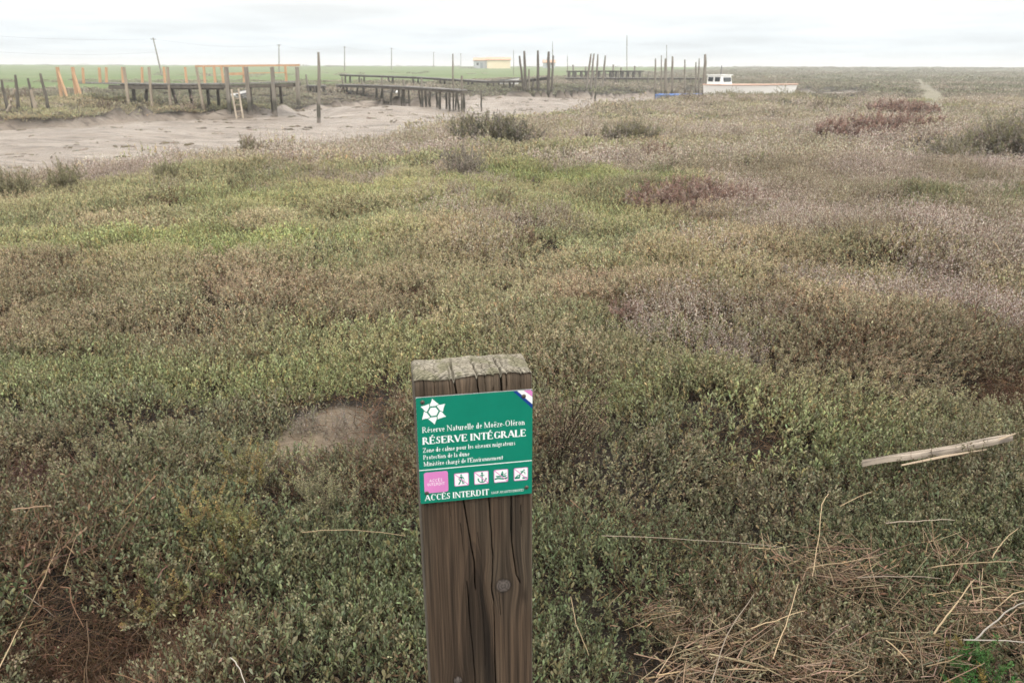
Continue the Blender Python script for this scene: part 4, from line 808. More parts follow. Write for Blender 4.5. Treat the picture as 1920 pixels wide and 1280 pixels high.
# --- boats
M_BOATW = simple('white_gelcoat', (0.80, 0.79, 0.76), (0.84, 0.83, 0.80), 1.2, 0.35, spec=0.5); M_TRIM = simple('red_trim', (0.55, 0.36, 0.28), (0.6, 0.42, 0.33), 3, 0.5); M_BLUE = simple('blue_paint', (0.10, 0.20, 0.48), (0.14, 0.26, 0.55), 3, 0.4); M_INT = simple('boat_inside', (0.45, 0.44, 0.42), (0.55, 0.54, 0.52), 3, 0.7); M_RUB = simple('rubbing_strake', (0.10, 0.10, 0.11), None, 3, 0.6)
def hull_mesh(L, beam, hgt, sheer=0.25, ns=15):
    """lofted hull, bow at +x, open top with a gunwale"""
    mb = MB(); sec = []
    for i in range(ns):
        t = i / (ns - 1); w = beam / 2 * (0.82 + 0.25 * math.sin(math.pi * min(t * 0.9 + 0.15, 1))) * (1 - max(0, (t - 0.55) / 0.45) ** 2.2) + 0.01; top = hgt + sheer * t * t; keel = 0.02 + 0.35 * hgt * max(0, (t - 0.75) / 0.25) ** 2
        x_ = -L / 2 + L * t; sec.append([(x_, 0, keel), (x_, w * 0.55, keel + 0.06 * hgt), (x_, w * 0.88, keel + (top - keel) * 0.35), (x_ + 0.12 * t, w, top), (x_ + 0.12 * t, w * 0.9, top), (x_, w * 0.8, keel + (top - keel) * 0.4), (x_, 0, keel + (top - keel) * 0.3)])
    m = len(sec[0]); V = [p for s in sec for p in s] + [(p[0], -p[1], p[2]) for s in sec for p in s]; off = ns * m; F_ = []
    for i in range(ns - 1):
        for j in range(m - 1):
            a = i * m + j; b = a + 1; c_ = a + m; d_ = c_ + 1; F_.append((a, b, d_, c_)); F_.append((off + a, off + c_, off + d_, off + b))
    for base_ in (0, (ns - 1) * m):
        F_.append(tuple(base_ + j for j in range(m))); F_.append(tuple(off + base_ + j for j in range(m - 1, -1, -1)))
    mb.add(V, F_); return mb, sec
def boat(p0, p1, beam, hgt, hm, label, cat, cabin=False, trim=None, sheer=0.25):
    p0 = np.array(p0); p1 = np.array(p1); c = (p0 + p1) / 2; c[2] = hz(c) - 0.03; L = float(np.hypot(*(p1 - p0)[:2])); o = empty('boat' if cabin else 'dinghy', c); o.rotation_euler[2] = math.atan2(p1[1] - p0[1], p1[0] - p0[0]); tag(o, label, cat)
    mb, sec = hull_mesh(L, beam, hgt, sheer); mb.build('hull', hm, o, smooth=False)
    for s in (1, -1):
        mb = MB(); mb.tube([(q[3][0], s * (q[3][1] + 0.01), q[3][2]) for q in sec], 0.05 if cabin else 0.03, 6); mb.build('gunwale', trim or M_RUB, o)
    for t in ((-0.1, 0.25) if not cabin else (0.05,)):
        mb = MB(); mb.box((L * t, 0, hgt * 0.72), (0.25, beam * 0.8, 0.04)); mb.build('thwart', M_INT, o)
    if cabin:
        cx = -L * 0.38; mb = MB(); mb.add([(cx - .7, -.75, hgt * .5), (cx + .65, -.75, hgt * .5), (cx + .65, .75, hgt * .5), (cx - .7, .75, hgt * .5), (cx - .65, -.68, hgt + .62), (cx + .45, -.68, hgt + .62), (cx + .45, .68, hgt + .62), (cx - .65, .68, hgt + .62)], [(3, 2, 1, 0), (4, 5, 6, 7), (0, 1, 5, 4), (1, 2, 6, 5), (2, 3, 7, 6), (3, 0, 4, 7)]); cab = mb.build('cabin', hm, o)
        mb = MB(); mb.box((cx - .1, 0, hgt + .655), (1.3, 1.5, .05)); mb.build('cabin_roof', hm, o)
        for x_ in (cx - .38, cx + .16):
            for s in (-1, 1): mb = MB(); mb.box((x_, s * .71, hgt + .36), (.40, .03, .3)); mb.build('window', M_GLASS, cab)
        mb = MB(); mb.box((cx + .57, 0, hgt + .34), (.03, 1.0, .3), Matrix.Rotation(-.2, 3, 'Y')); mb.build('window', M_GLASS, cab)
        mb = MB(); mb.tube([(cx, 0, hgt + .65), (cx, 0, hgt + 1.3)], .025, 6); mb.build('aerial', M_RUB, o)
        mb = MB(); mb.box((-L / 2 - .14, 0, hgt * .75), (.26, .4, .7)); mb.build('outboard_motor', M_RUB, o)
    return o
boat(atY(1332, 160, 61), atY(1492, 160, 56.5), 2.2, 0.98, M_BOATW, 'white cabin boat with red trim lying behind the bushes', 'boat', True, M_TRIM, 0.12)
boat(atY(1232, 178, 54), atY(1314, 178, 53), 1.2, 0.42, M_BLUE, 'blue open dinghy left of the white cabin boat', 'dinghy', False, M_BLUE, 0.08)
boat(atY(430, 150, 50), atY(462, 150, 51), 1.0, 0.36, M_INT, 'small pale dinghy drawn up behind the left pier', 'dinghy')
boat(atY(942, 146, 84), atY(972, 146, 83), 1.2, 0.55, M_BOATW, 'pale dinghy behind the curved walkway', 'dinghy')
c = at(746, 178, -0.42); mb = MB()
bmv = [(0.16 * math.cos(t) * math.sin(p), 0.16 * math.sin(t) * math.sin(p), 0.13 + 0.15 * math.cos(p)) for p in np.linspace(0.15, math.pi - 0.1, 7) for t in np.linspace(0, 2 * math.pi, 10, endpoint=False)]
mb.add(bmv, [(i * 10 + j, (i + 1) * 10 + j, (i + 1) * 10 + (j + 1) % 10, i * 10 + (j + 1) % 10) for i in range(6) for j in range(10)] + [tuple(range(10)), tuple(range(69, 59, -1))])
by_ = empty('buoy', (c[0], c[1], hz(c))); tag(by_, 'small white float stranded on the mud below the low grey walkway', 'buoy'); mb.build('float_body', M_BOATW, by_, smooth=True)
mb = MB(); mb.tube([(0.05 * math.cos(t), 0, 0.30 + 0.05 * math.sin(t)) for t in np.linspace(0, math.pi * 2, 9)], 0.012, 5); mb.build('ring', M_RUB, by_)

# ------------------------------------------------------------------ the signpost
PYAW = math.radians(10.0)
POST = empty('signpost', (-0.0449 + 0.0204 * math.cos(PYAW), 0.861 + 0.0204 * math.sin(PYAW), -0.30)); POST.rotation_euler = (0, math.radians(-0.75), PYAW)
tag(POST, 'weathered brown wooden post with cracked front standing in the marsh', 'post')
PW, PD, PTOP = 0.14, 0.062, 1.259 + 0.30
def local_px(px, py):                             # photo pixel on the front face -> (u, depth below the top)
    d = ray(px, py); n = np.array([math.sin(PYAW), -math.cos(PYAW), 0]); p0 = np.array([-0.0449, 0.861, 1.259])
    q = CAM + d * (((p0 - CAM) @ n) / (d @ n)); return float((q - p0) @ np.array([math.cos(PYAW), math.sin(PYAW), 0])), float(1.259 - q[2])
def zm6(x, y): return local_px(740 + x / 3.369, 900 + y / 3.369)
def zm5(x, y): return local_px(740 + x / 4, 640 + y / 4)
CR = [([zm5(440, 235), zm5(463, 395), zm6(422, 125), zm6(455, 340), zm6(486, 520), zm6(491, 690)], .0011, .010), ([zm6(438, 640), zm6(452, 880), zm6(468, 1060), zm6(482, 1280), zm6(490, 1500)], .0008, .007),
      ([zm5(610, 225), zm5(630, 385), zm6(588, 180), zm6(604, 480), zm6(599, 600), zm6(594, 690), zm6(608, 770), zm6(610, 1280), zm6(612, 1500)], .0009, .009), ([zm5(797, 220), zm5(802, 370), zm6(726, 95), zm6(721, 330), zm6(734, 480), zm6(752, 600), zm6(775, 650)], .0011, .010),
      ([zm6(640, 715), zm6(648, 860)], .0006, .005), ([zm5(298, 260), zm5(296, 400)], .0005, .004), ([zm5(404, 255), zm5(413, 400)], .0006, .005), ([zm5(675, 230), zm5(677, 378)], .0005, .004), ([zm5(838, 225), zm5(833, 362)], .0006, .005), ([zm6(400, 270), zm6(420, 450)], .0004, .003), ([zm6(505, 330), zm6(530, 470)], .0004, .003),
      ([zm6(785, 160), zm6(786, 290)], .0005, .004), ([zm6(526, 700), zm6(545, 980), zm6(548, 1200)], .0005, .003), ([zm6(330, 130), zm6(342, 230)], .0004, .003), ([zm5(740, 340), zm5(733, 375)], .0007, .004), ([zm5(218, 280), zm5(222, 400)], .0004, .003), ([zm5(943, 225), zm5(940, 350)], .0005, .004)]
KN = [(*zm6(668, 668), .0095), (*zm5(507, 262), .0040), (*zm6(372, 1262), .0055)]
ARCH = [(*zm6(475, 375), .012, .30), (*zm6(488, 550), .011, .34)]
def crackfield(U, D):
    dep = np.zeros(U.shape)
    for L, w, dp in CR:
        for (u0, d0), (u1, d1) in zip(L[:-1], L[1:]):
            t = np.clip((D - d0) / (d1 - d0 + 1e-9), 0, 1); ok = (D >= d0) & (D <= d1)
            uu = u0 + (u1 - u0) * t + 0.0010 * (vnoise(D * 60, D * 0 + w * 9e4, 5) - 0.5); ww = w * (0.55 + 0.9 * vnoise(D * 18, D * 0 + u0 * 900, 7))
            dep = np.maximum(dep, np.where(ok, dp * np.clip(1 - np.abs(U - uu) / (ww * 0.85), 0, 1), 0))
    return dep
# shaft: profile walked round the post x rows downwards
nu = 236; us = np.linspace(-PW / 2 + 0.0015, PW / 2 - 0.0015, nu)
prof = [(u, 0.0, 'f') for u in us] + [(PW / 2, 0.0018, 's')] + [(PW / 2, y_, 's') for y_ in np.linspace(0.006, PD - 0.002, 16)] + [(u, PD, 'b') for u in np.linspace(PW / 2 - 0.002, -PW / 2 + 0.002, 30)] + [(-PW / 2, y_, 's') for y_ in np.linspace(PD - 0.002, 0.006, 16)] + [(-PW / 2, 0.0018, 's')]
rows = np.concatenate([np.linspace(0, 0.78, 330), np.linspace(0.79, PTOP + 0.3, 30)])
PU = np.array([p[0] for p in prof]); PY_ = np.array([p[1] for p in prof]); PK = np.array([p[2] for p in prof])
UU, DD = np.meshgrid(PU, rows, indexing='ij'); YY = np.repeat(PY_[:, None], len(rows), 1)
front = (PK == 'f')[:, None] & np.ones_like(UU, bool)
ku = np.where(front, UU, UU + YY * 3 + 0.5)
for (u0, d0, r_) in KN: ku = ku + np.where(front, (UU - u0) * -0.55 * np.exp(-((DD - d0) / (r_ * 3.2)) ** 2 - ((UU - u0) / (r_ * 2.4)) ** 2), 0)
grain = fbm(ku * 260, DD * 5, 101, 3); fine = fbm(ku * 900, DD * 16, 107, 2); blot = fbm(ku * 26, DD * 5, 111, 3); strk = fbm(ku * 80, DD * 2.2, 113, 2)
ck = np.where(front, crackfield(UU, DD), 0)
rel = 0.0011 * (grain - 0.5) + 0.0010 * (fine - 0.5) + 0.0016 * (blot - 0.5)
offs = np.where(front, rel + ck, 0) 
# rounded worn top edge
offs = offs + np.where(front, 0.003 * np.exp(-(DD / 0.006) ** 2) + 0.0022 * np.exp(-(DD / 0.012) ** 2) * fbm(UU * 160, DD * 0, 115, 2), 0)
XX = UU.copy(); XX += np.where((PK == 's')[:, None], np.sign(UU) * (0.0010 * (fbm(YY * 500, DD * 6, 117, 3) - 0.5) + 0.0015 * (fbm(YY * 0 + 3, DD * 9, 119, 3) - 0.5)), 0)
def topz(u, y_):                                  # weathered end grain: uneven, split by the cracks
    ring = np.sin(np.hypot((u + 0.01) * 1.0, (y_ + 0.05)) * 1500 + 4 * fbm(u * 60, y_ * 60, 121, 2)); z = 0.0011 * ring * vnoise(u * 90, y_ * 90, 5) + 0.006 * (fbm(u * 30, y_ * 40, 123, 3) - 0.5) + 0.0012 * (fbm(u * 240, y_ * 240, 125, 2) - 0.5)
    for L, w, dp in CR:
        u0 = L[0][0]
        if L[0][1] < 0.03: uu = u0 + y_ * (-(u0 + 0.01)) * 1.2 + 0.003 * (vnoise(y_ * 150, y_ * 0 + u0 * 1000, 9) - 0.5); z = z - dp * 0.7 * np.clip(1 - np.abs(u - uu) / (w * 1.7), 0, 1) * (1 - sstep(0.03, 0.06, y_))
    e_ = np.minimum(np.minimum(y_, PD - y_), PW / 2 - np.abs(u)); return z - 0.005 * np.exp(-(e_ / 0.0025))
ztop = topz(UU[:, 0], np.clip(YY[:, 0] + offs[:, 0], 0, PD))
ZZ = PTOP - DD + ztop[:, None] * np.exp(-DD / 0.01)
wood = np.stack([0.076 + 0 * UU, 0.051 + 0 * UU, 0.033 + 0 * UU], -1)
wv = np.clip(0.30 + 1.4 * grain, 0.2, 2) * np.clip(0.45 + 1.1 * fine, 0.2, 2); wood = wood * wv[..., None]
w_ = np.clip((blot - 0.5) * 3, 0, 1)[..., None] * 0.55; wood = wood * (1 - w_) + np.array([0.080, 0.067, 0.048]) * wv[..., None] * w_
w_ = np.clip((0.44 - strk) * 6, 0, 1)[..., None] * 0.45; wood = wood * (1 - w_ * 0.55)
for (u0, d0, wd_, ln) in ARCH:
    q = (DD - d0) - ((UU - u0 - 0.001) / wd_) ** 2 * 0.045; m = sstep(0.0, 0.006, q) * (1 - sstep(0.10, ln, q)) * front; wood = wood * (1 - 0.34 * m[..., None])
for (u0, d0, r_) in KN:
    rr_ = np.hypot(UU - u0, (DD - d0)) / r_ + 0.15 * (fbm(UU * 500, DD * 500, 131, 2) - 0.5); m = ((1 - sstep(0.85, 1.1, rr_)) * front)[..., None]; rg_ = (0.72 + 0.28 * np.sin(rr_ * 16))[..., None]
    wood = wood * (1 - m) + np.array([0.135, 0.112, 0.098]) * rg_ * m; m2 = (np.exp(-((rr_ - 1.08) / 0.14) ** 2) * front)[..., None]; wood = wood * (1 - 0.5 * m2); offs = offs - np.where(front, 0.0012 * np.clip(1.1 - rr_, 0, 1), 0)
u_s, d_s = zm6(727, 340); m = np.exp(-((UU - u_s) / 0.0045) ** 2) * sstep(-0.16, -0.02, d_s - DD + 0.02) * np.exp(-np.clip(DD - d_s, 0, 9) / 0.03) * (DD > 0.1) * front; wood = wood * (1 - 0.62 * m[..., None])   # tar-dark streak down the crack
u_s, d_s = zm6(800, 730); m = np.exp(-((UU - u_s) / 0.0035) ** 2 - ((DD - d_s) / 0.012) ** 2) * front; wood = wood * (1 - 0.55 * m[..., None])
gt_ = np.exp(-DD / 0.03)[..., None] * 0.55; wood = wood * (1 - gt_) + np.array([0.125, 0.095, 0.066]) * wv[..., None] * gt_       # bleached near the top
sidem = (~front)[..., None] * 0.6; wood = wood * (1 - sidem) + np.array([0.17, 0.15, 0.125]) * (0.6 + 0.7 * fbm(YY * 400, DD * 8, 141, 3))[..., None] * sidem
ckm = np.clip(ck / 0.004, 0, 1)[..., None]; wood = wood * (1 - 0.55 * ckm) * 0.88
V = np.stack([XX, YY + offs, ZZ], -1).reshape(-1, 3); a_, b_2 = UU.shape; idx = np.arange(a_ * b_2).reshape(a_, b_2); ib = np.roll(idx, -1, 0)
Fq = np.stack([idx[:, :-1], idx[:, 1:], ib[:, 1:], ib[:, :-1]], -1).reshape(-1, 4)
sm = np_mesh('shaft', V, Fq); ca = sm.color_attributes.new('tone', 'FLOAT_COLOR', 'POINT'); ca.data.foreach_set('color', np.concatenate([np.clip(wood, 0.004, 1), np.ones((a_, b_2, 1))], -1).astype(np.float32).ravel())
M_POST = tone_mat('post_wood', 0.8, 0.25, 0.35, 500); sm.materials.append(M_POST); sm.polygons.foreach_set('use_smooth', np.ones(len(sm.polygons), bool)); link(bpy.data.objects.new('shaft', sm), POST)
# end grain on top
tu = np.linspace(-PW / 2, PW / 2, 190); ty = np.linspace(0.0, PD, 84); TU, TY = np.meshgrid(tu, ty, indexing='ij'); TZ = PTOP + topz(TU, TY) + 0.0003
TYy = TY + np.where(TY < 1e-6, 0.0032 + 0.0022 * fbm(TU * 160, TY * 0, 115, 2), 0)
tn_ = fbm(TU * 420, TY * 420, 151, 2); ring = np.sin(np.hypot(TU + 0.01, TY + 0.05) * 1500 + 4 * fbm(TU * 60, TY * 60, 121, 2)); lit = np.clip(0.45 + 0.7 * tn_ + 0.22 * ring, 0.15, 2); li = fbm(TU * 45, TY * 45, 153, 3)
tcol = (np.array([0.20, 0.172, 0.13]) * (1 - li[..., None]) + np.array([0.27, 0.245, 0.195]) * li[..., None]) * lit[..., None] ** 1.6; mo = np.clip((fbm(TU * 70, TY * 70, 155, 3) - 0.54) * 5, 0, 0.7)[..., None]; tcol = tcol * (1 - mo) + np.array([0.16, 0.15, 0.095]) * mo * lit[..., None]
idx = np.arange(TU.size).reshape(TU.shape); Fq = np.stack([idx[:-1, :-1], idx[1:, :-1], idx[1:, 1:], idx[:-1, 1:]], -1).reshape(-1, 4)
tm = np_mesh('end_grain', np.stack([TU, TYy, TZ], -1).reshape(-1, 3), Fq); ca = tm.color_attributes.new('tone', 'FLOAT_COLOR', 'POINT'); ca.data.foreach_set('color', np.concatenate([tcol, np.ones(TU.shape + (1,))], -1).astype(np.float32).ravel())
tm.materials.append(tone_mat('end_grain_wood', 0.9, 0.1, 0.3, 900)); link(tag(bpy.data.objects.new('end_grain', tm), 'grey weathered end grain split by cracks'), POST)

# ------------------------------------------------------------------ the notice plate
SW = 0.1386; SH = 0.1401
SIGN = empty('notice_plate', (-0.0432, 0.8571, 1.1664)); SIGN.rotation_euler = Euler((0.0004, -0.0055, 0.1826)); tag(SIGN, 'green square nature reserve notice plate screwed to the wooden post', 'sign')
def flat(name, c1, c2, rough=0.35):
    return simple(name, c1, c2, 30.0, rough, spec=0.4)
M_SGREEN = flat('sign_green', (0.004, 0.185, 0.118), (0.005, 0.205, 0.132)); M_SWHITE = flat('sign_white', (0.80, 0.82, 0.80), (0.86, 0.87, 0.85)); M_SPINK = flat('sign_pink', (0.60, 0.20, 0.46), (0.66, 0.23, 0.51)); M_SBLUE = flat('sign_blue', (0.010, 0.045, 0.22), (0.014, 0.055, 0.26)); M_ALU = simple('plate_edge', (0.45, 0.46, 0.46), (0.55, 0.56, 0.56), 60, 0.4, metallic=0.6); M_RUST = simple('screw_steel', (0.07, 0.05, 0.04), (0.16, 0.13, 0.11), 900, 0.55, metallic=0.4); M_SHADE = flat('screw_slot', (0.015, 0.012, 0.01), (0.02, 0.015, 0.012), 0.8)
_lay = [0]
def S(u, v, h=0.0): return ((u - 0.5) * SW, -0.0012 - h, (v - 0.5) * SH)
class Print:
    """flat print on the plate; every piece lies a hair above the one before"""
    def __init__(s): s.mb = MB()
    def poly(s, P, h=None):
        _lay[0] += 1; h = 0.00005 + _lay[0] * 2.2e-7 if h is None else h; s.mb.add([S(u, v, h) for u, v in P], [tuple(range(len(P)))])
    def strip(s, A, B):
        _lay[0] += 1; h = 0.00005 + _lay[0] * 2.2e-7; n = len(A); s.mb.add([S(u, v, h) for u, v in A] + [S(u, v, h) for u, v in B], [(i, i + 1, n + i + 1, n + i) for i in range(n - 1)])
    def build(s, name, mat, parent=None): return s.mb.build(name, mat, parent or SIGN)
mb = MB(); r_ = 0.004                             # plate: rounded corners, thin aluminium
C_ = []
for cx, cz, a0 in ((1, 1, 0), (-1, 1, 90), (-1, -1, 180), (1, -1, 270)):
    for q in range(5): t = math.radians(a0 + q * 22.5); C_.append((cx * (SW / 2 - .0012) + .0012 * math.cos(t), cz * (SH / 2 - .0012) + .0012 * math.sin(t)))
n_ = len(C_); mb.add([(x_, -0.0012, z_) for x_, z_ in C_] + [(x_, 0.0012, z_) for x_, z_ in C_], [tuple(range(n_))[::-1], tuple(range(n_, 2 * n_))]); mb.f.pop(); mb.f.pop()
mbf = MB(); mbf.add([(x_, -0.0012, z_) for x_, z_ in C_], [tuple(range(n_))[::-1]]); mbf.build('plate_face', M_SGREEN, SIGN)
mbe = MB(); mbe.add([(x_, -0.0012, z_) for x_, z_ in C_] + [(x_, 0.0014, z_) for x_, z_ in C_], [(i, n_ + i, n_ + (i + 1) % n_, (i + 1) % n_) for i in range(n_)] + [tuple(range(n_, 2 * n_))]); mbe.build('plate_edge', M_ALU, SIGN)
# emblem: six curved petals round a hexagon
pr = Print(); cx, cy = 0.1435, 0.8660; R0, R1, R2 = 0.0465, 0.052, 0.1185
for i in range(6):
    a = math.radians(93 - 60 * i); tip = (cx + R2 * math.cos(a) * (SH / SW), cy + R2 * math.sin(a)); g = 0.004
    aL, aR = a + math.radians(25), a - math.radians(27)
    def P_(ang, rr): return (cx + rr * math.cos(ang), cy + rr * math.sin(ang))
    bL, bR = P_(aL, R1 + g), P_(aR, R1 + g); oL = P_(a + math.radians(16), R1 * 1.50); oR = P_(a - math.radians(38.5), R1 * 1.55)
    def bez(p, q, r__, n=6): return [((1 - t) ** 2 * p[0] + 2 * t * (1 - t) * q[0] + t * t * r__[0], (1 - t) ** 2 * p[1] + 2 * t * (1 - t) * q[1] + t * t * r__[1]) for t in np.linspace(0, 1, n)]
    left = bez(bL, P_(a + math.radians(23), R1 * 1.25), oL, 4) + bez(oL, P_(a + math.radians(9), R1 * 1.62), tip, 6)[1:]; right = bez(bR, P_(a - math.radians(31), R1 * 1.25), oR, 4) + bez(oR, P_(a - math.radians(16), R1 * 1.72), tip, 6)[1:]
    pr.strip(left, right)
pr.poly([(cx + R0 * 0.93 * math.cos(math.radians(63 + 60 * i)), cy + R0 * 0.93 * math.sin(math.radians(63 + 60 * i))) for i in range(6)]); tag(pr.build('emblem', M_SWHITE), 'white six-petalled star emblem')
# national colours across the corner
for nm, m_, (a0, a1), (b0, b1) in (('blue_stripe', M_SBLUE, (.8263, .8632), (.8246, .8644)), ('white_stripe', M_SWHITE, (.8636, .9211), (.8648, .9324)), ('pink_stripe', M_SPINK, (.9215, .9849), (.9328, .9816))):
    pr = Print(); pr.poly([(a0, .9985), (a1, .9985), (.9985, b1), (.9985, b0)]); pr.build(nm, m_)
pr = Print(); pr.poly([(0.002, .3215), (.998, .3235), (.998, .3315), (.002, .3295)]); pr.build('rule_line', M_SWHITE)

# lettering: roman capitals and small letters drawn as strokes (cap height 1)
def E_(cx, cy, rx, ry, a0, a1, k_=1.0): return ('a', cx, cy, rx, ry, a0, a1, k_)
XH = 0.64
GL = {
 'A': (.86, [('d', .10, 0, .43, 1, .45), ('d', .43, 1, .77, 0, 1), ('h', .22, .62, .34), ('s', .10, 0, .2), ('s', .77, 0, .22)]),
 'C': (.84, [E_(.46, .5, .38, .5, 52, 308), ('v', .76, .70, .95, .4)]), 'D': (.92, [('v', .16, 0, 1, 1), E_(.38, .5, .42, .5, -90, 90), ('h', .05, .40, .97), ('h', .05, .40, .03)]),
 'E': (.74, [('v', .16, 0, 1, 1), ('h', .05, .62, .97), ('h', .16, .50, .52), ('h', .05, .66, .03), ('v', .62, .80, .97, .35), ('v', .66, .03, .22, .35), ('v', .50, .42, .62, .3)]), 'F': (.68, [('v', .16, 0, 1, 1), ('h', .05, .62, .97), ('h', .16, .50, .52), ('v', .62, .80, .97, .35), ('s', .16, 0, .26), ('v', .50, .42, .62, .3)]),
 'G': (.90, [E_(.46, .5, .38, .5, 52, 320), ('v', .76, .70, .95, .4), ('v', .76, .10, .44, 1), ('s', .76, .44, .24)]), 'I': (.38, [('v', .19, 0, 1, 1), ('s', .19, 0, .28), ('s', .19, 1, .28)]), 'L': (.68, [('v', .16, 0, 1, 1), ('s', .16, 1, .28), ('h', .05, .60, .03), ('v', .60, .03, .24, .35)]),
 'M': (1.04, [('v', .15, 0, 1, .45), ('d', .13, 1, .52, .02, 1), ('d', .52, .02, .88, 1, .45), ('v', .88, 0, 1, 1), ('s', .15, 0, .22), ('s', .88, 0, .26), ('s', .10, 1, .14), ('s', .93, 1, .14)]), 'N': (.92, [('v', .15, 0, 1, .45), ('d', .13, 1, .78, 0, 1), ('v', .78, 0, 1, .45), ('s', .15, 0, .22), ('s', .78, 1, .22), ('s', .10, 1, .14)]),
 'O': (.96, [E_(.48, .5, .40, .5, 0, 360)]), 'P': (.72, [('v', .16, 0, 1, 1), E_(.34, .74, .29, .26, -90, 90), ('h', .05, .36, .97), ('h', .16, .36, .48), ('s', .16, 0, .28)]), 'R': (.82, [('v', .16, 0, 1, 1), E_(.34, .74, .27, .26, -90, 90), ('h', .05, .36, .97), ('h', .16, .36, .48), ('s', .16, 0, .28), ('d', .38, .48, .74, .0, 1), ('s', .76, 0, .14)]),
 'S': (.64, [E_(.32, .745, .22, .255, 35, 250, .8), E_(.32, .26, .24, .26, 85, -150, .8), ('d', .20, .60, .46, .42, 1), ('v', .52, .76, .96, .35), ('v', .10, .04, .28, .35)]), 'T': (.76, [('v', .38, 0, 1, 1), ('h', .05, .71, .97), ('v', .06, .78, .97, .35), ('v', .70, .78, .97, .35), ('s', .38, 0, .3)]),
 'U': (.90, [('v', .18, .36, 1, 1), E_(.46, .36, .28, .36, 180, 360), ('v', .74, .36, 1, .45), ('s', .18, 1, .26), ('s', .74, 1, .2)]), 'V': (.84, [('d', .10, 1, .43, 0, 1), ('d', .43, 0, .74, 1, .45), ('s', .10, 1, .24), ('s', .75, 1, .2)]), 'Y': (.82, [('d', .08, 1, .42, .45, 1), ('d', .42, .45, .74, 1, .45), ('v', .42, 0, .46, 1), ('s', .42, 0, .26), ('s', .08, 1, .22), ('s', .75, 1, .18)]), 'Z': (.74, [('h', .08, .66, .97), ('d', .62, .96, .12, .04, 1), ('h', .08, .68, .03), ('v', .10, .80, .97, .35), ('v', .67, .03, .20, .35)]),
 'a': (.52, [('v', .37, .02, .46, 1), E_(.23, .44, .15, .19, 0, 160, .8), E_(.23, .17, .15, .17, 60, 330), ('s', .43, .02, .1)]), 'c': (.50, [E_(.27, .32, .21, .32, 50, 310)]), 'd': (.60, [E_(.26, .32, .20, .32, 0, 360), ('v', .44, 0, 1, 1), ('s', .38, 1, .14), ('s', .50, 0, .1)]), 'e': (.50, [E_(.26, .32, .20, .32, 0, 310), ('h', .07, .45, .37)]),
 'g': (.52, [E_(.23, .42, .16, .21, 0, 360), E_(.24, -.10, .20, .16, 0, 360), ('d', .16, .22, .14, .06, .6), ('h', .34, .50, .58)]), 'h': (.62, [('v', .14, 0, 1, 1), E_(.31, .40, .16, .22, 0, 150), ('v', .47, 0, .42, 1), ('s', .14, 0, .22), ('s', .47, 0, .22), ('s', .09, 1, .12)]), 'i': (.30, [('v', .15, 0, XH, 1), ('s', .15, 0, .24), ('s', .10, XH, .12), ('o', .15, .86)]), 'l': (.30, [('v', .15, 0, 1, 1), ('s', .15, 0, .24), ('s', .10, 1, .12)]),
 'm': (.92, [('v', .14, 0, XH, 1), E_(.30, .42, .15, .20, 0, 150), ('v', .45, 0, .44, 1), E_(.61, .42, .15, .20, 0, 150), ('v', .76, 0, .44, 1), ('s', .14, 0, .22), ('s', .45, 0, .2), ('s', .76, 0, .22), ('s', .09, XH, .12)]), 'n': (.62, [('v', .14, 0, XH, 1), E_(.31, .40, .16, .22, 0, 150), ('v', .47, 0, .42, 1), ('s', .14, 0, .22), ('s', .47, 0, .22), ('s', .09, XH, .12)]), 'o': (.56, [E_(.28, .32, .21, .32, 0, 360)]),
 'p': (.60, [('v', .15, -.30, XH, 1), E_(.33, .32, .19, .32, -160, 160), ('s', .15, -.30, .22), ('s', .10, XH, .12)]), 'r': (.44, [('v', .14, 0, XH, 1), E_(.29, .42, .13, .19, 40, 160, .9), ('s', .14, 0, .24), ('s', .09, XH, .12)]), 's': (.42, [E_(.21, .48, .13, .155, 30, 250, .8), E_(.20, .165, .15, .165, 85, -150, .8), ('d', .13, .39, .29, .27, 1)]), 't': (.36, [('v', .16, .08, .86, 1), ('h', .02, .32, XH - .03), E_(.25, .10, .09, .10, 180, 300)]),
 'u': (.62, [('v', .14, .2, XH, 1), E_(.29, .22, .15, .22, 180, 330), ('v', .46, 0, XH, 1), ('s', .09, XH, .12), ('s', .41, XH, .12), ('s', .51, 0, .1)]), 'v': (.54, [('d', .08, XH, .27, 0, 1), ('d', .27, 0, .45, XH, .45), ('s', .08, XH, .2), ('s', .46, XH, .16)]), 'x': (.54, [('d', .08, XH, .44, 0, 1), ('d', .08, 0, .44, XH, .45), ('s', .08, XH, .18), ('s', .44, 0, .18), ('s', .45, XH, .16), ('s', .08, 0, .16)]), 'z': (.50, [('h', .06, .43, XH - .03), ('d', .41, XH - .03, .08, .03, .9), ('h', .06, .45, .03)]),
 '-': (.36, [('h', .06, .30, .27)]), "'": (.22, [('d', .11, 1, .09, .72, .9)]), ' ': (.28, [])}
ACC = {'é': ('e', 'acute', .25), 'è': ('e', 'grave', .25), 'ë': ('e', 'dots', .26), 'É': ('E', 'acute', .36), 'È': ('E', 'grave', .36)}
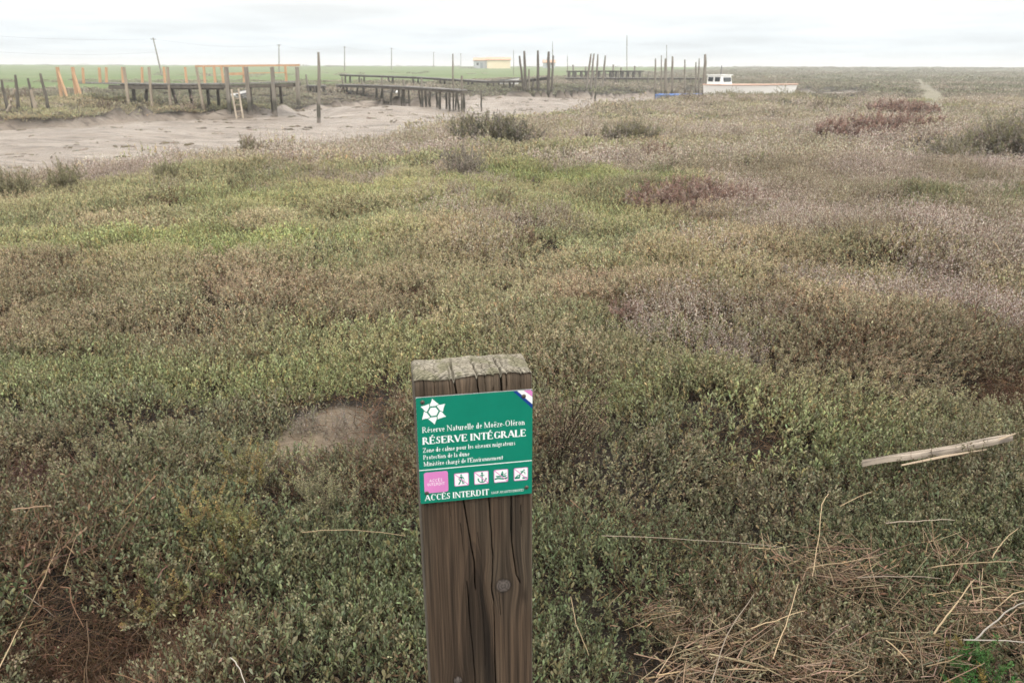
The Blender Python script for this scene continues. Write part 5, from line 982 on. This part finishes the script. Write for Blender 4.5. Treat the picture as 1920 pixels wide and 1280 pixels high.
def letters(pr, text, u0, u1, v, cap, T=.15, t=.055, serif=True):
    """text from u0 to u1 on the baseline v, capitals cap high (plate units)"""
    adv = [GL[ACC[c][0] if c in ACC else c][0] for c in text]; kx = (u1 - u0) / sum(adv); x0 = u0; ky = cap
    if not serif: t = T
    def pt(x, y): return (x0 + x * kx, v + y * ky)
    asp = kx / ky
    for c, ad in zip(text, adv):
        base_, mark, mx = ACC.get(c, (c, None, 0)); st = list(GL[base_][1])
        if mark:
            top_ = 1.08 if base_.isupper() else .78
            if mark == 'acute': st.append(('d', mx - .05, top_, mx + .09, top_ + .2, .8))
            elif mark == 'grave': st.append(('d', mx + .05, top_, mx - .09, top_ + .2, .8))
            else: st += [('o', mx - .11, top_ + .08), ('o', mx + .11, top_ + .08)]
        for q in st:
            if q[0] == 'v':
                if not serif and q[4] <= .4: continue
                w = max(T * q[4], t * 1.1) / 2 if serif else T / 2; pr.poly([pt(q[1] - w, q[2]), pt(q[1] + w, q[2]), pt(q[1] + w, q[3]), pt(q[1] - w, q[3])])
            elif q[0] == 'h': w = t / 2 * 1.1; pr.poly([pt(q[1], q[3] - w), pt(q[2], q[3] - w), pt(q[2], q[3] + w), pt(q[1], q[3] + w)])
            elif q[0] == 's':
                if serif: w = t / 2; y_ = q[2] + (w if q[2] <= 0.02 else -w); pr.poly([pt(q[1] - q[3] / 2, y_ - w), pt(q[1] + q[3] / 2, y_ - w), pt(q[1] + q[3] / 2, y_ + w), pt(q[1] - q[3] / 2, y_ + w)])
            elif q[0] == 'd':
                w = (max(T * q[5], t * 1.1) if serif else T) / 2; pr.poly([pt(q[1] - w, q[2]), pt(q[1] + w, q[2]), pt(q[3] + w, q[4]), pt(q[3] - w, q[4])])
            elif q[0] == 'o': pr.poly([pt(q[1] + .075 * math.cos(a), q[2] + .075 * math.sin(a)) for a in np.linspace(0, 2 * math.pi, 9)[:-1]])
            elif q[0] == 'a':
                _, cx, cy, rx, ry, a0, a1, k_ = q; n = max(int(abs(a1 - a0) / 15), 4); A, B = [], []
                for d_ in np.linspace(a0, a1, n + 1):
                    a = math.radians(d_); w = (t + (T * k_ - t) * math.cos(a) ** 2 if serif else T); A.append(pt(cx + (rx - w * .15) * math.cos(a) + 0 , cy + ry * math.sin(a))); B.append(pt(cx + (rx - w * 1.15) * math.cos(a), cy + (ry - w) * math.sin(a)))
                pr.strip(A, B)
        x0 += ad * kx
for nm, lb, text, u0, u1, v, cap, T, t, m_ in [
    ('lettering', 'line reading Réserve Naturelle de Moëze-Oléron', 'Réserve Naturelle de Moëze-Oléron', .040, .934, .678, .053, .13, .06, M_SWHITE), ('lettering', 'bold line reading RÉSERVE INTÉGRALE', 'RÉSERVE INTÉGRALE', .038, .945, .569, .066, .22, .075, M_SWHITE),
    ('lettering', 'line reading Zone de calme pour les oiseaux migrateurs', 'Zone de calme pour les oiseaux migrateurs', .039, .849, .4925, .043, .14, .07, M_SWHITE), ('lettering', 'line reading Protection de la dune', 'Protection de la dune', .040, .444, .4265, .043, .14, .07, M_SWHITE), ('lettering', "line reading Ministère chargé de l'Environnement", "Ministère chargé de l'Environnement", .041, .738, .363, .043, .14, .07, M_SWHITE),
    ('lettering', 'bold bottom line reading ACCÈS INTERDIT', 'ACCÈS INTERDIT', .038, .611, .0272, .059, .20, .075, M_SWHITE), ('lettering', 'tiny line reading SAUF AYANTS DROITS', 'SAUF AYANTS DROITS', .628, .925, .0315, .0235, .15, .08, M_SWHITE)]:
    pr = Print(); letters(pr, text, u0, u1, v, cap, T, t); o = pr.build(nm, m_); o['label'] = lb
def rrect(u0, v0, u1, v1, r, n=4):
    P = []
    for cx, cy, a0 in ((u1 - r, v1 - r, 0), (u0 + r, v1 - r, 90), (u0 + r, v0 + r, 180), (u1 - r, v0 + r, 270)):
        P += [(cx + r * math.cos(math.radians(a0 + 90 * q / n)), cy + r * math.sin(math.radians(a0 + 90 * q / n))) for q in range(n + 1)]
    return P
pr = Print(); pr.poly(rrect(.039, .098, .249, .3015, .02)); pk = tag(pr.build('pink_panel', M_SPINK), 'pink rounded panel reading ACCÈS INTERDIT')
pr = Print(); letters(pr, 'ACCÈS', .084, .2005, .2067, .0255, .11, .11, False); letters(pr, 'INTERDIT', .065, .2205, .170, .0255, .11, .11, False); pr.build('panel_lettering', M_SWHITE, pk)
def picto(u0, lb, draw):
    v0, s_ = 0.1405, 0.1285
    pr = Print(); pr.poly(rrect(u0, v0, u0 + s_, v0 + s_ * .985, .012)); o = tag(pr.build('pictogram', M_SPINK), lb)
    pr = Print(); pr.poly(rrect(u0 + .006, v0 + .006, u0 + s_ - .006, v0 + s_ * .985 - .006, .008)); pr.build('white_field', M_SWHITE, o)
    pr = Print()
    def ln(P, w):
        for (a, b), (c_, d_) in zip(P[:-1], P[1:]):
            L_ = math.hypot(c_ - a, d_ - b) + 1e-9; nx_, ny_ = -(d_ - b) / L_ * w / 2, (c_ - a) / L_ * w / 2; pr.poly([(u0 + s_ * (a + nx_), v0 + s_ * (b + ny_)), (u0 + s_ * (a - nx_), v0 + s_ * (b - ny_)), (u0 + s_ * (c_ - nx_), v0 + s_ * (d_ - ny_)), (u0 + s_ * (c_ + nx_), v0 + s_ * (d_ + ny_))])
    def pg(P): pr.poly([(u0 + s_ * a, v0 + s_ * b) for a, b in P])
    def dot(a, b, r): pg([(a + r * math.cos(t), b + r * math.sin(t)) for t in np.linspace(0, 2 * math.pi, 13)[:-1]])
    draw(ln, pg, dot); pr.build('symbol', M_SGREEN, o)
    pr = Print(); w = .05; pr.poly([(u0 + s_ * .05, v0 + s_ * (.93 - w)), (u0 + s_ * .05, v0 + s_ * .93), (u0 + s_ * .06, v0 + s_ * .95), (u0 + s_ * .95, v0 + s_ * (.06 + w)), (u0 + s_ * .95, v0 + s_ * .06), (u0 + s_ * .93, v0 + s_ * .04)]); pr.build('slash', M_SPINK, o)
def walker(ln, pg, dot):
    dot(.48, .83, .065); pg([(.38, .74), (.54, .74), (.56, .46), (.42, .46)]); ln([(.45, .48), (.40, .30), (.30, .13)], .09); ln([(.52, .48), (.58, .32), (.60, .13)], .09); ln([(.40, .70), (.32, .55), (.36, .44)], .06); ln([(.54, .70), (.64, .56)], .06); ln([(.66, .62), (.68, .13)], .03)
def anchor(ln, pg, dot):
    dot(.55, .84, .07); ln([(.55, .80), (.55, .18)], .085); ln([(.40, .66), (.70, .66)], .07); ln([(.27, .42), (.30, .26), (.42, .16), (.55, .13), (.68, .16), (.80, .26), (.83, .42)], .08); pg([(.22, .36), (.27, .48), (.36, .38)]); pg([(.88, .36), (.83, .48), (.74, .38)])
def rower(ln, pg, dot):
    dot(.60, .78, .06); pg([(.50, .70), (.64, .72), (.66, .52), (.48, .52)]); ln([(.60, .66), (.78, .60), (.88, .70)], .05); pg([(.10, .52), (.92, .52), (.82, .40), (.22, .40)]); pg([(.06, .34), (.30, .38), (.62, .32), (.94, .38), (.94, .24), (.62, .20), (.30, .26), (.06, .22)])
def diver(ln, pg, dot):
    dot(.72, .78, .06); ln([(.66, .72), (.52, .56), (.40, .40)], .10); ln([(.64, .70), (.78, .58), (.80, .46)], .05); ln([(.62, .68), (.46, .70)], .05); ln([(.42, .42), (.28, .40), (.16, .28)], .08); ln([(.44, .42), (.40, .26)], .08); pg([(.06, .30), (.46, .30), (.40, .14), (.06, .14)]); pg([(.58, .22), (.80, .28), (.94, .20), (.94, .10), (.62, .12)])
picto(.3028, 'crossed-out walker pictogram', walker); picto(.4788, 'crossed-out anchor pictogram', anchor); picto(.6543, 'crossed-out boat pictogram', rower); picto(.8340, 'crossed-out bather pictogram', diver)
for u, v in ((.0547, .959), (.9224, .9451), (.0592, .1024), (.9499, .0653)):
    x_, y_, z_ = S(u, v); mb = MB(); V = []; n = 14
    for rr_, hh in ((.0026, 0.0001), (.0025, .0008), (.0017, .0014), (.0006, .0016)): V += [(x_ + rr_ * math.cos(2 * math.pi * i / n), -0.0012 - hh, z_ + rr_ * math.sin(2 * math.pi * i / n)) for i in range(n)]
    mb.add(V, [(k_ * n + i, k_ * n + (i + 1) % n, (k_ + 1) * n + (i + 1) % n, (k_ + 1) * n + i) for k_ in range(3) for i in range(n)] + [tuple(3 * n + i for i in range(n))]); sc = mb.build('screw', M_RUST, SIGN)
    mb = MB()
    for R_ in (0.5, 2.07): mb.box((x_, -0.00285, z_), (0.0022, 0.0002, 0.0005), Matrix.Rotation(R_, 3, 'Y'))
    mb.build('slot', M_SHADE, sc)

# ------------------------------------------------------------------ driftwood and dead reed
M_DRIFT = tone_mat('driftwood', 0.85, 0.15)
def canopy(x_, y_): return float(np.max(H(x_ + np.array([0, .14, -.14, 0, 0]), y_ + np.array([0, 0, 0, .14, -.14])))) + 0.135
def on_plants(px, py, dz):
    q = at(px, py, -0.05)
    for _ in range(3): q = at(px, py, canopy(q[0], q[1]) + dz)
    return q
a = on_plants(1616, 868, 0.0); b = on_plants(1898, 820, 0.02)
nL, nW = 60, 18; d = b - a; Lh = np.linalg.norm(d); d /= Lh; sv = np.cross([0, 0, 1.0], d); sv /= np.linalg.norm(sv); nv = np.cross(d, sv); V = []; Cc = []; r = np.random.default_rng(5)
for i in range(nL):
    t = i / (nL - 1); w = 0.018 * min(1, 0.25 + t * 2.2) * min(1, 0.4 + (1 - t) * 4.5)
    for j in range(nW):
        q = j / (nW - 1) * 2 - 1; sk = 0.0; top = 0.006 * math.sin(q * 7 + 0.5) + 0.008 * (float(vnoise(q * 5, t * 6, 3)) - .5) + 0.012 * (1 - q * q); fur = math.exp(-((q - 0.15 - 0.25 * t) / 0.10) ** 2) * 0.014
        p = a + d * (t * Lh) + sv * (q * w + 0.006 * math.sin(t * 9)) + nv * (top - fur); V.append(p - a); g = float(fbm(q * 14, t * 3, 9, 3)); g2 = float(fbm(q * 5 + 8, t * 8, 19, 3)); base_ = np.array([0.37, 0.31, 0.25]) * (0.4 + 1.1 * g); dk = min(max((g2 - .5) * 5, 0), 1) * .7; base_ = base_ * (1 - dk) + np.array([.13, .11, .095]) * dk; Cc.append((*(base_ * (1 - 0.6 * (fur / 0.014))), 1))
nn = len(V); V2 = [v - nv * 0.014 for v in V]; F_ = [(i * nW + j, (i + 1) * nW + j, (i + 1) * nW + j + 1, i * nW + j + 1) for i in range(nL - 1) for j in range(nW - 1)]; F2 = [tuple(nn + k_ for k_ in f[::-1]) for f in F_]
ed = [i * nW for i in range(nL)] + [(nL - 1) * nW + j for j in range(1, nW)] + [i * nW + nW - 1 for i in range(nL - 2, -1, -1)] + [j for j in range(nW - 2, 0, -1)]
F3 = [(ed[i], ed[(i + 1) % len(ed)], nn + ed[(i + 1) % len(ed)], nn + ed[i]) for i in range(len(ed))]
pl = empty('driftwood_plank', a); tag(pl, 'splintered pale driftwood plank lying on the plants at the right', 'driftwood'); mb = MB(); mb.v = [tuple(v) for v in V + V2]; mb.c = Cc + Cc; mb.f = F_ + F2 + F3; mb.build('board', M_DRIFT, pl, color=True)
for (p0, p1), off in ((((1690, 872), (1850, 842)), .03), (((1840, 838), (1905, 812)), .05)):
    q0 = on_plants(*p0, .015); q1 = on_plants(*p1, off * .6 + .01); mb = MB(); mb.tube([q0 - a, (q0 + q1) / 2 - a + np.array([0, 0, .004]), q1 - a], [.004, .007, .002], 5, col=(.36, .28, .20, 1)); mb.build('splinter', M_DRIFT, pl, color=True)
# single reed stalks
def stalk(name, label, P, w, col, cat='reed stalk', lift=0.03, arc=0.0, group='dry reed stalks lying on the plants'):
    Q = []
    for i, (px, py) in enumerate(P):
        q = at(px, py, 0.02); q[2] = canopy(q[0], q[1]) + lift; q = at(px, py, q[2]); Q.append(q)
    PP = []
    for q0, q1 in zip(Q[:-1], Q[1:]):
        for t in np.linspace(0, 1, 6)[:-1]: PP.append(q0 + (q1 - q0) * t + np.array([0, 0, arc * 4 * t * (1 - t)]) + rng.normal(size=3) * w * 0.12)
    PP.append(Q[-1]); c = PP[0].copy(); mb = MB(); n = len(PP); mb.tube([p - c for p in PP], [w / 2 * (1.08 if i % 4 == 0 else 1) * (0.66 - 0.26 * i / n) for i in range(n)], 6, col=(*(np.array(col) * rng.uniform(.75, 1.15)), 1)); o = mb.build(name, M_DRIFT, None, color=True, smooth=True); o.location = c; tag(o, label, cat, group)
ST = (0.33, 0.245, 0.15); SG = (0.26, 0.21, 0.16); SWH = (0.31, 0.275, 0.235); SBR = (0.28, 0.19, 0.125)
for lb, P, w, col in [
    ('long straight straw stalk right of the signpost at mid height of its shaft', [(1128, 1004), (1300, 1012), (1472, 1026)], .004, SG), ('curved upright straw stalk at the top of the reed heap', [(1553, 926), (1541, 945), (1536, 1000), (1523, 1080)], .005, ST), ('short yellow stalk pointing up and right from the reed heap', [(1575, 949), (1635, 921)], .005, ST),
    ('straw stalk lying level below the reed heap', [(1512, 1065), (1580, 1055), (1645, 1044)], .005, ST), ('pale level stalk above the near right heap', [(1608, 1083), (1690, 1081), (1764, 1084)], .006, SG), ('thick pale stalk slanting up in the near right heap', [(1750, 1188), (1790, 1135), (1826, 1087)], .009, ST), ('whitish bent branch at the right edge', [(1828, 1199), (1870, 1160), (1900, 1138), (1935, 1126)], .009, SWH),
    ('whitish level branch above the lush green shrub', [(1807, 1199), (1935, 1205)], .007, SWH), ('long slanting stalk beside the near reed spill', [(1449, 1234), (1478, 1160), (1497, 1094)], .006, ST), ('longest slanting stalk at the lower edge, right of the signpost', [(1332, 1285), (1362, 1190), (1413, 1114)], .006, SG), ('pale stalk pointing down and right near the lower edge', [(1661, 1200), (1709, 1245)], .006, ST),
    ('level straw stalk at the lower edge', [(1364, 1255), (1438, 1256)], .005, ST), ('straw stalk across the middle of the reed spill', [(1408, 1179), (1455, 1163), (1509, 1144)], .006, ST), ('pale crooked stalk in the right-hand heap', [(1860, 1046), (1880, 1015), (1909, 990)], .007, ST), ('pale straight stalk under the right-hand heap', [(1746, 1064), (1820, 1056), (1905, 1053)], .006, ST),
    ('long pale stalk rising from the lower left corner', [(-6, 1262), (50, 1150), (85, 1080), (104, 1036)], .006, ST), ('thin stalk above the long one in the lower left corner', [(119, 1077), (145, 1000)], .004, ST), ('bent brown stick at the left edge', [(21, 956), (55, 952), (96, 949)], .008, SBR), ('arched pale stalk touching the signpost at the left', [(567, 998), (650, 993), (760, 1004)], .005, ST), ('curved pale stick at the lower edge left of the signpost', [(432, 1232), (448, 1250), (460, 1285)], .006, SWH),
    ('short brown stick crossing the long corner stalk', [(37, 1108), (101, 1155)], .005, SG), ('pale bent stick near the right edge in the middle distance', [(1862, 452), (1880, 480), (1900, 500)], .014, ST), ('shorter pale stick right at the edge in the middle distance', [(1888, 418), (1916, 402)], .014, SG), ('bent straw stalk below the twiggy shrub beside the signpost', [(1082, 753), (1105, 760), (1125, 785), (1143, 800)], .005, ST),
    ('thin upright stalk in the near green right of the signpost', [(1070, 1118), (1080, 1170), (1104, 1228)], .004, ST), ('grey level stick in the green above the right-hand heap', [(1660, 981), (1720, 977), (1790, 975)], .007, SG)]:
    stalk('reed_stalk' if 'stick' not in lb and 'branch' not in lb else 'dead_stick', lb, P, w, col, 'reed stalk' if 'stick' not in lb and 'branch' not in lb else 'stick', 0.055, 0.004)
# heaps of broken reed
def straw_shape(seed):
    r = np.random.default_rng(seed); b = PB(r)
    for i in range(16):
        t = r.normal() * 0.5; p = np.array([r.normal() * .05, r.normal() * .05, r.uniform(0, .02)]); L_ = r.uniform(.06, .24); d_ = np.array([math.cos(t), math.sin(t), r.normal() * .10]); m_ = p + r.normal(size=3) * .012
        b.twig([p - d_ * L_ * .5, m_, p + d_ * L_ * .5 + r.normal(size=3) * .008], r.uniform(.0009, .0024), .0009, jit(r, (1, 1, 1), .22), 1.0)
    for i in range(26):
        p = np.array([r.normal() * .07, r.normal() * .07, r.uniform(-.02, .015)]); b.bit(p, np.array([r.normal(), r.normal(), r.normal() * .3]), r.uniform(.015, .04), .005, jit(r, (.75, .68, .62), .25))
    return b.proto('straw_shape', M_DRY)
PS = [straw_shape(700 + i) for i in range(5)]; sx, sy, sr = [], [], []
for (px, py, rx, ry, w) in STRAW:
    c = at(px, py, 0.0); rx *= 0.78; ry *= 0.78; n = int(rx * ry * 3.14 * 105 * w) + 2; t = rng.uniform(0, 6.283, n); q = np.sqrt(rng.random(n)) * 1.15; sx.append(c[0] + q * rx * np.cos(t)); sy.append(c[1] + q * ry * np.sin(t)); sr.append(np.full(n, math.atan2(ry, rx * (1 if px % 20 else -1))) + rng.normal(size=n) * .5)
sx, sy, sr = map(np.concatenate, (sx, sy, sr)); n = len(sx); sz_ = rng.uniform(.8, 1.4, n)
scatter('reed_litter', np.stack([sx, sy, H(sx, sy) + rng.uniform(.04, .14, n)], -1), np.stack([sz_] * 3, -1), np.array([.27, .195, .13]) * rng.uniform(.5, 1.25, (n, 1)), PS, .15, 'heaps of broken straw-coloured reed litter at the near right', np.stack([rng.normal(size=n) * .15, rng.normal(size=n) * .15, sr], -1), False)

# ------------------------------------------------------------------ air
hz_ = MB(); hz_.box((0, 1480, 4.6), (6300, 3120, 14.4)); mh = new_mat('haze'); k = NT(mh)
vol = k.n('ShaderNodeVolumePrincipled', {'Color': (0.96, 0.96, 0.95, 1), 'Density': 0.0011, 'Anisotropy': 0.3}); k.t.links.new(vol.outputs[0], k.n('ShaderNodeOutputMaterial').inputs['Volume'])
tag(hz_.build('haze', mh), kind='stuff')
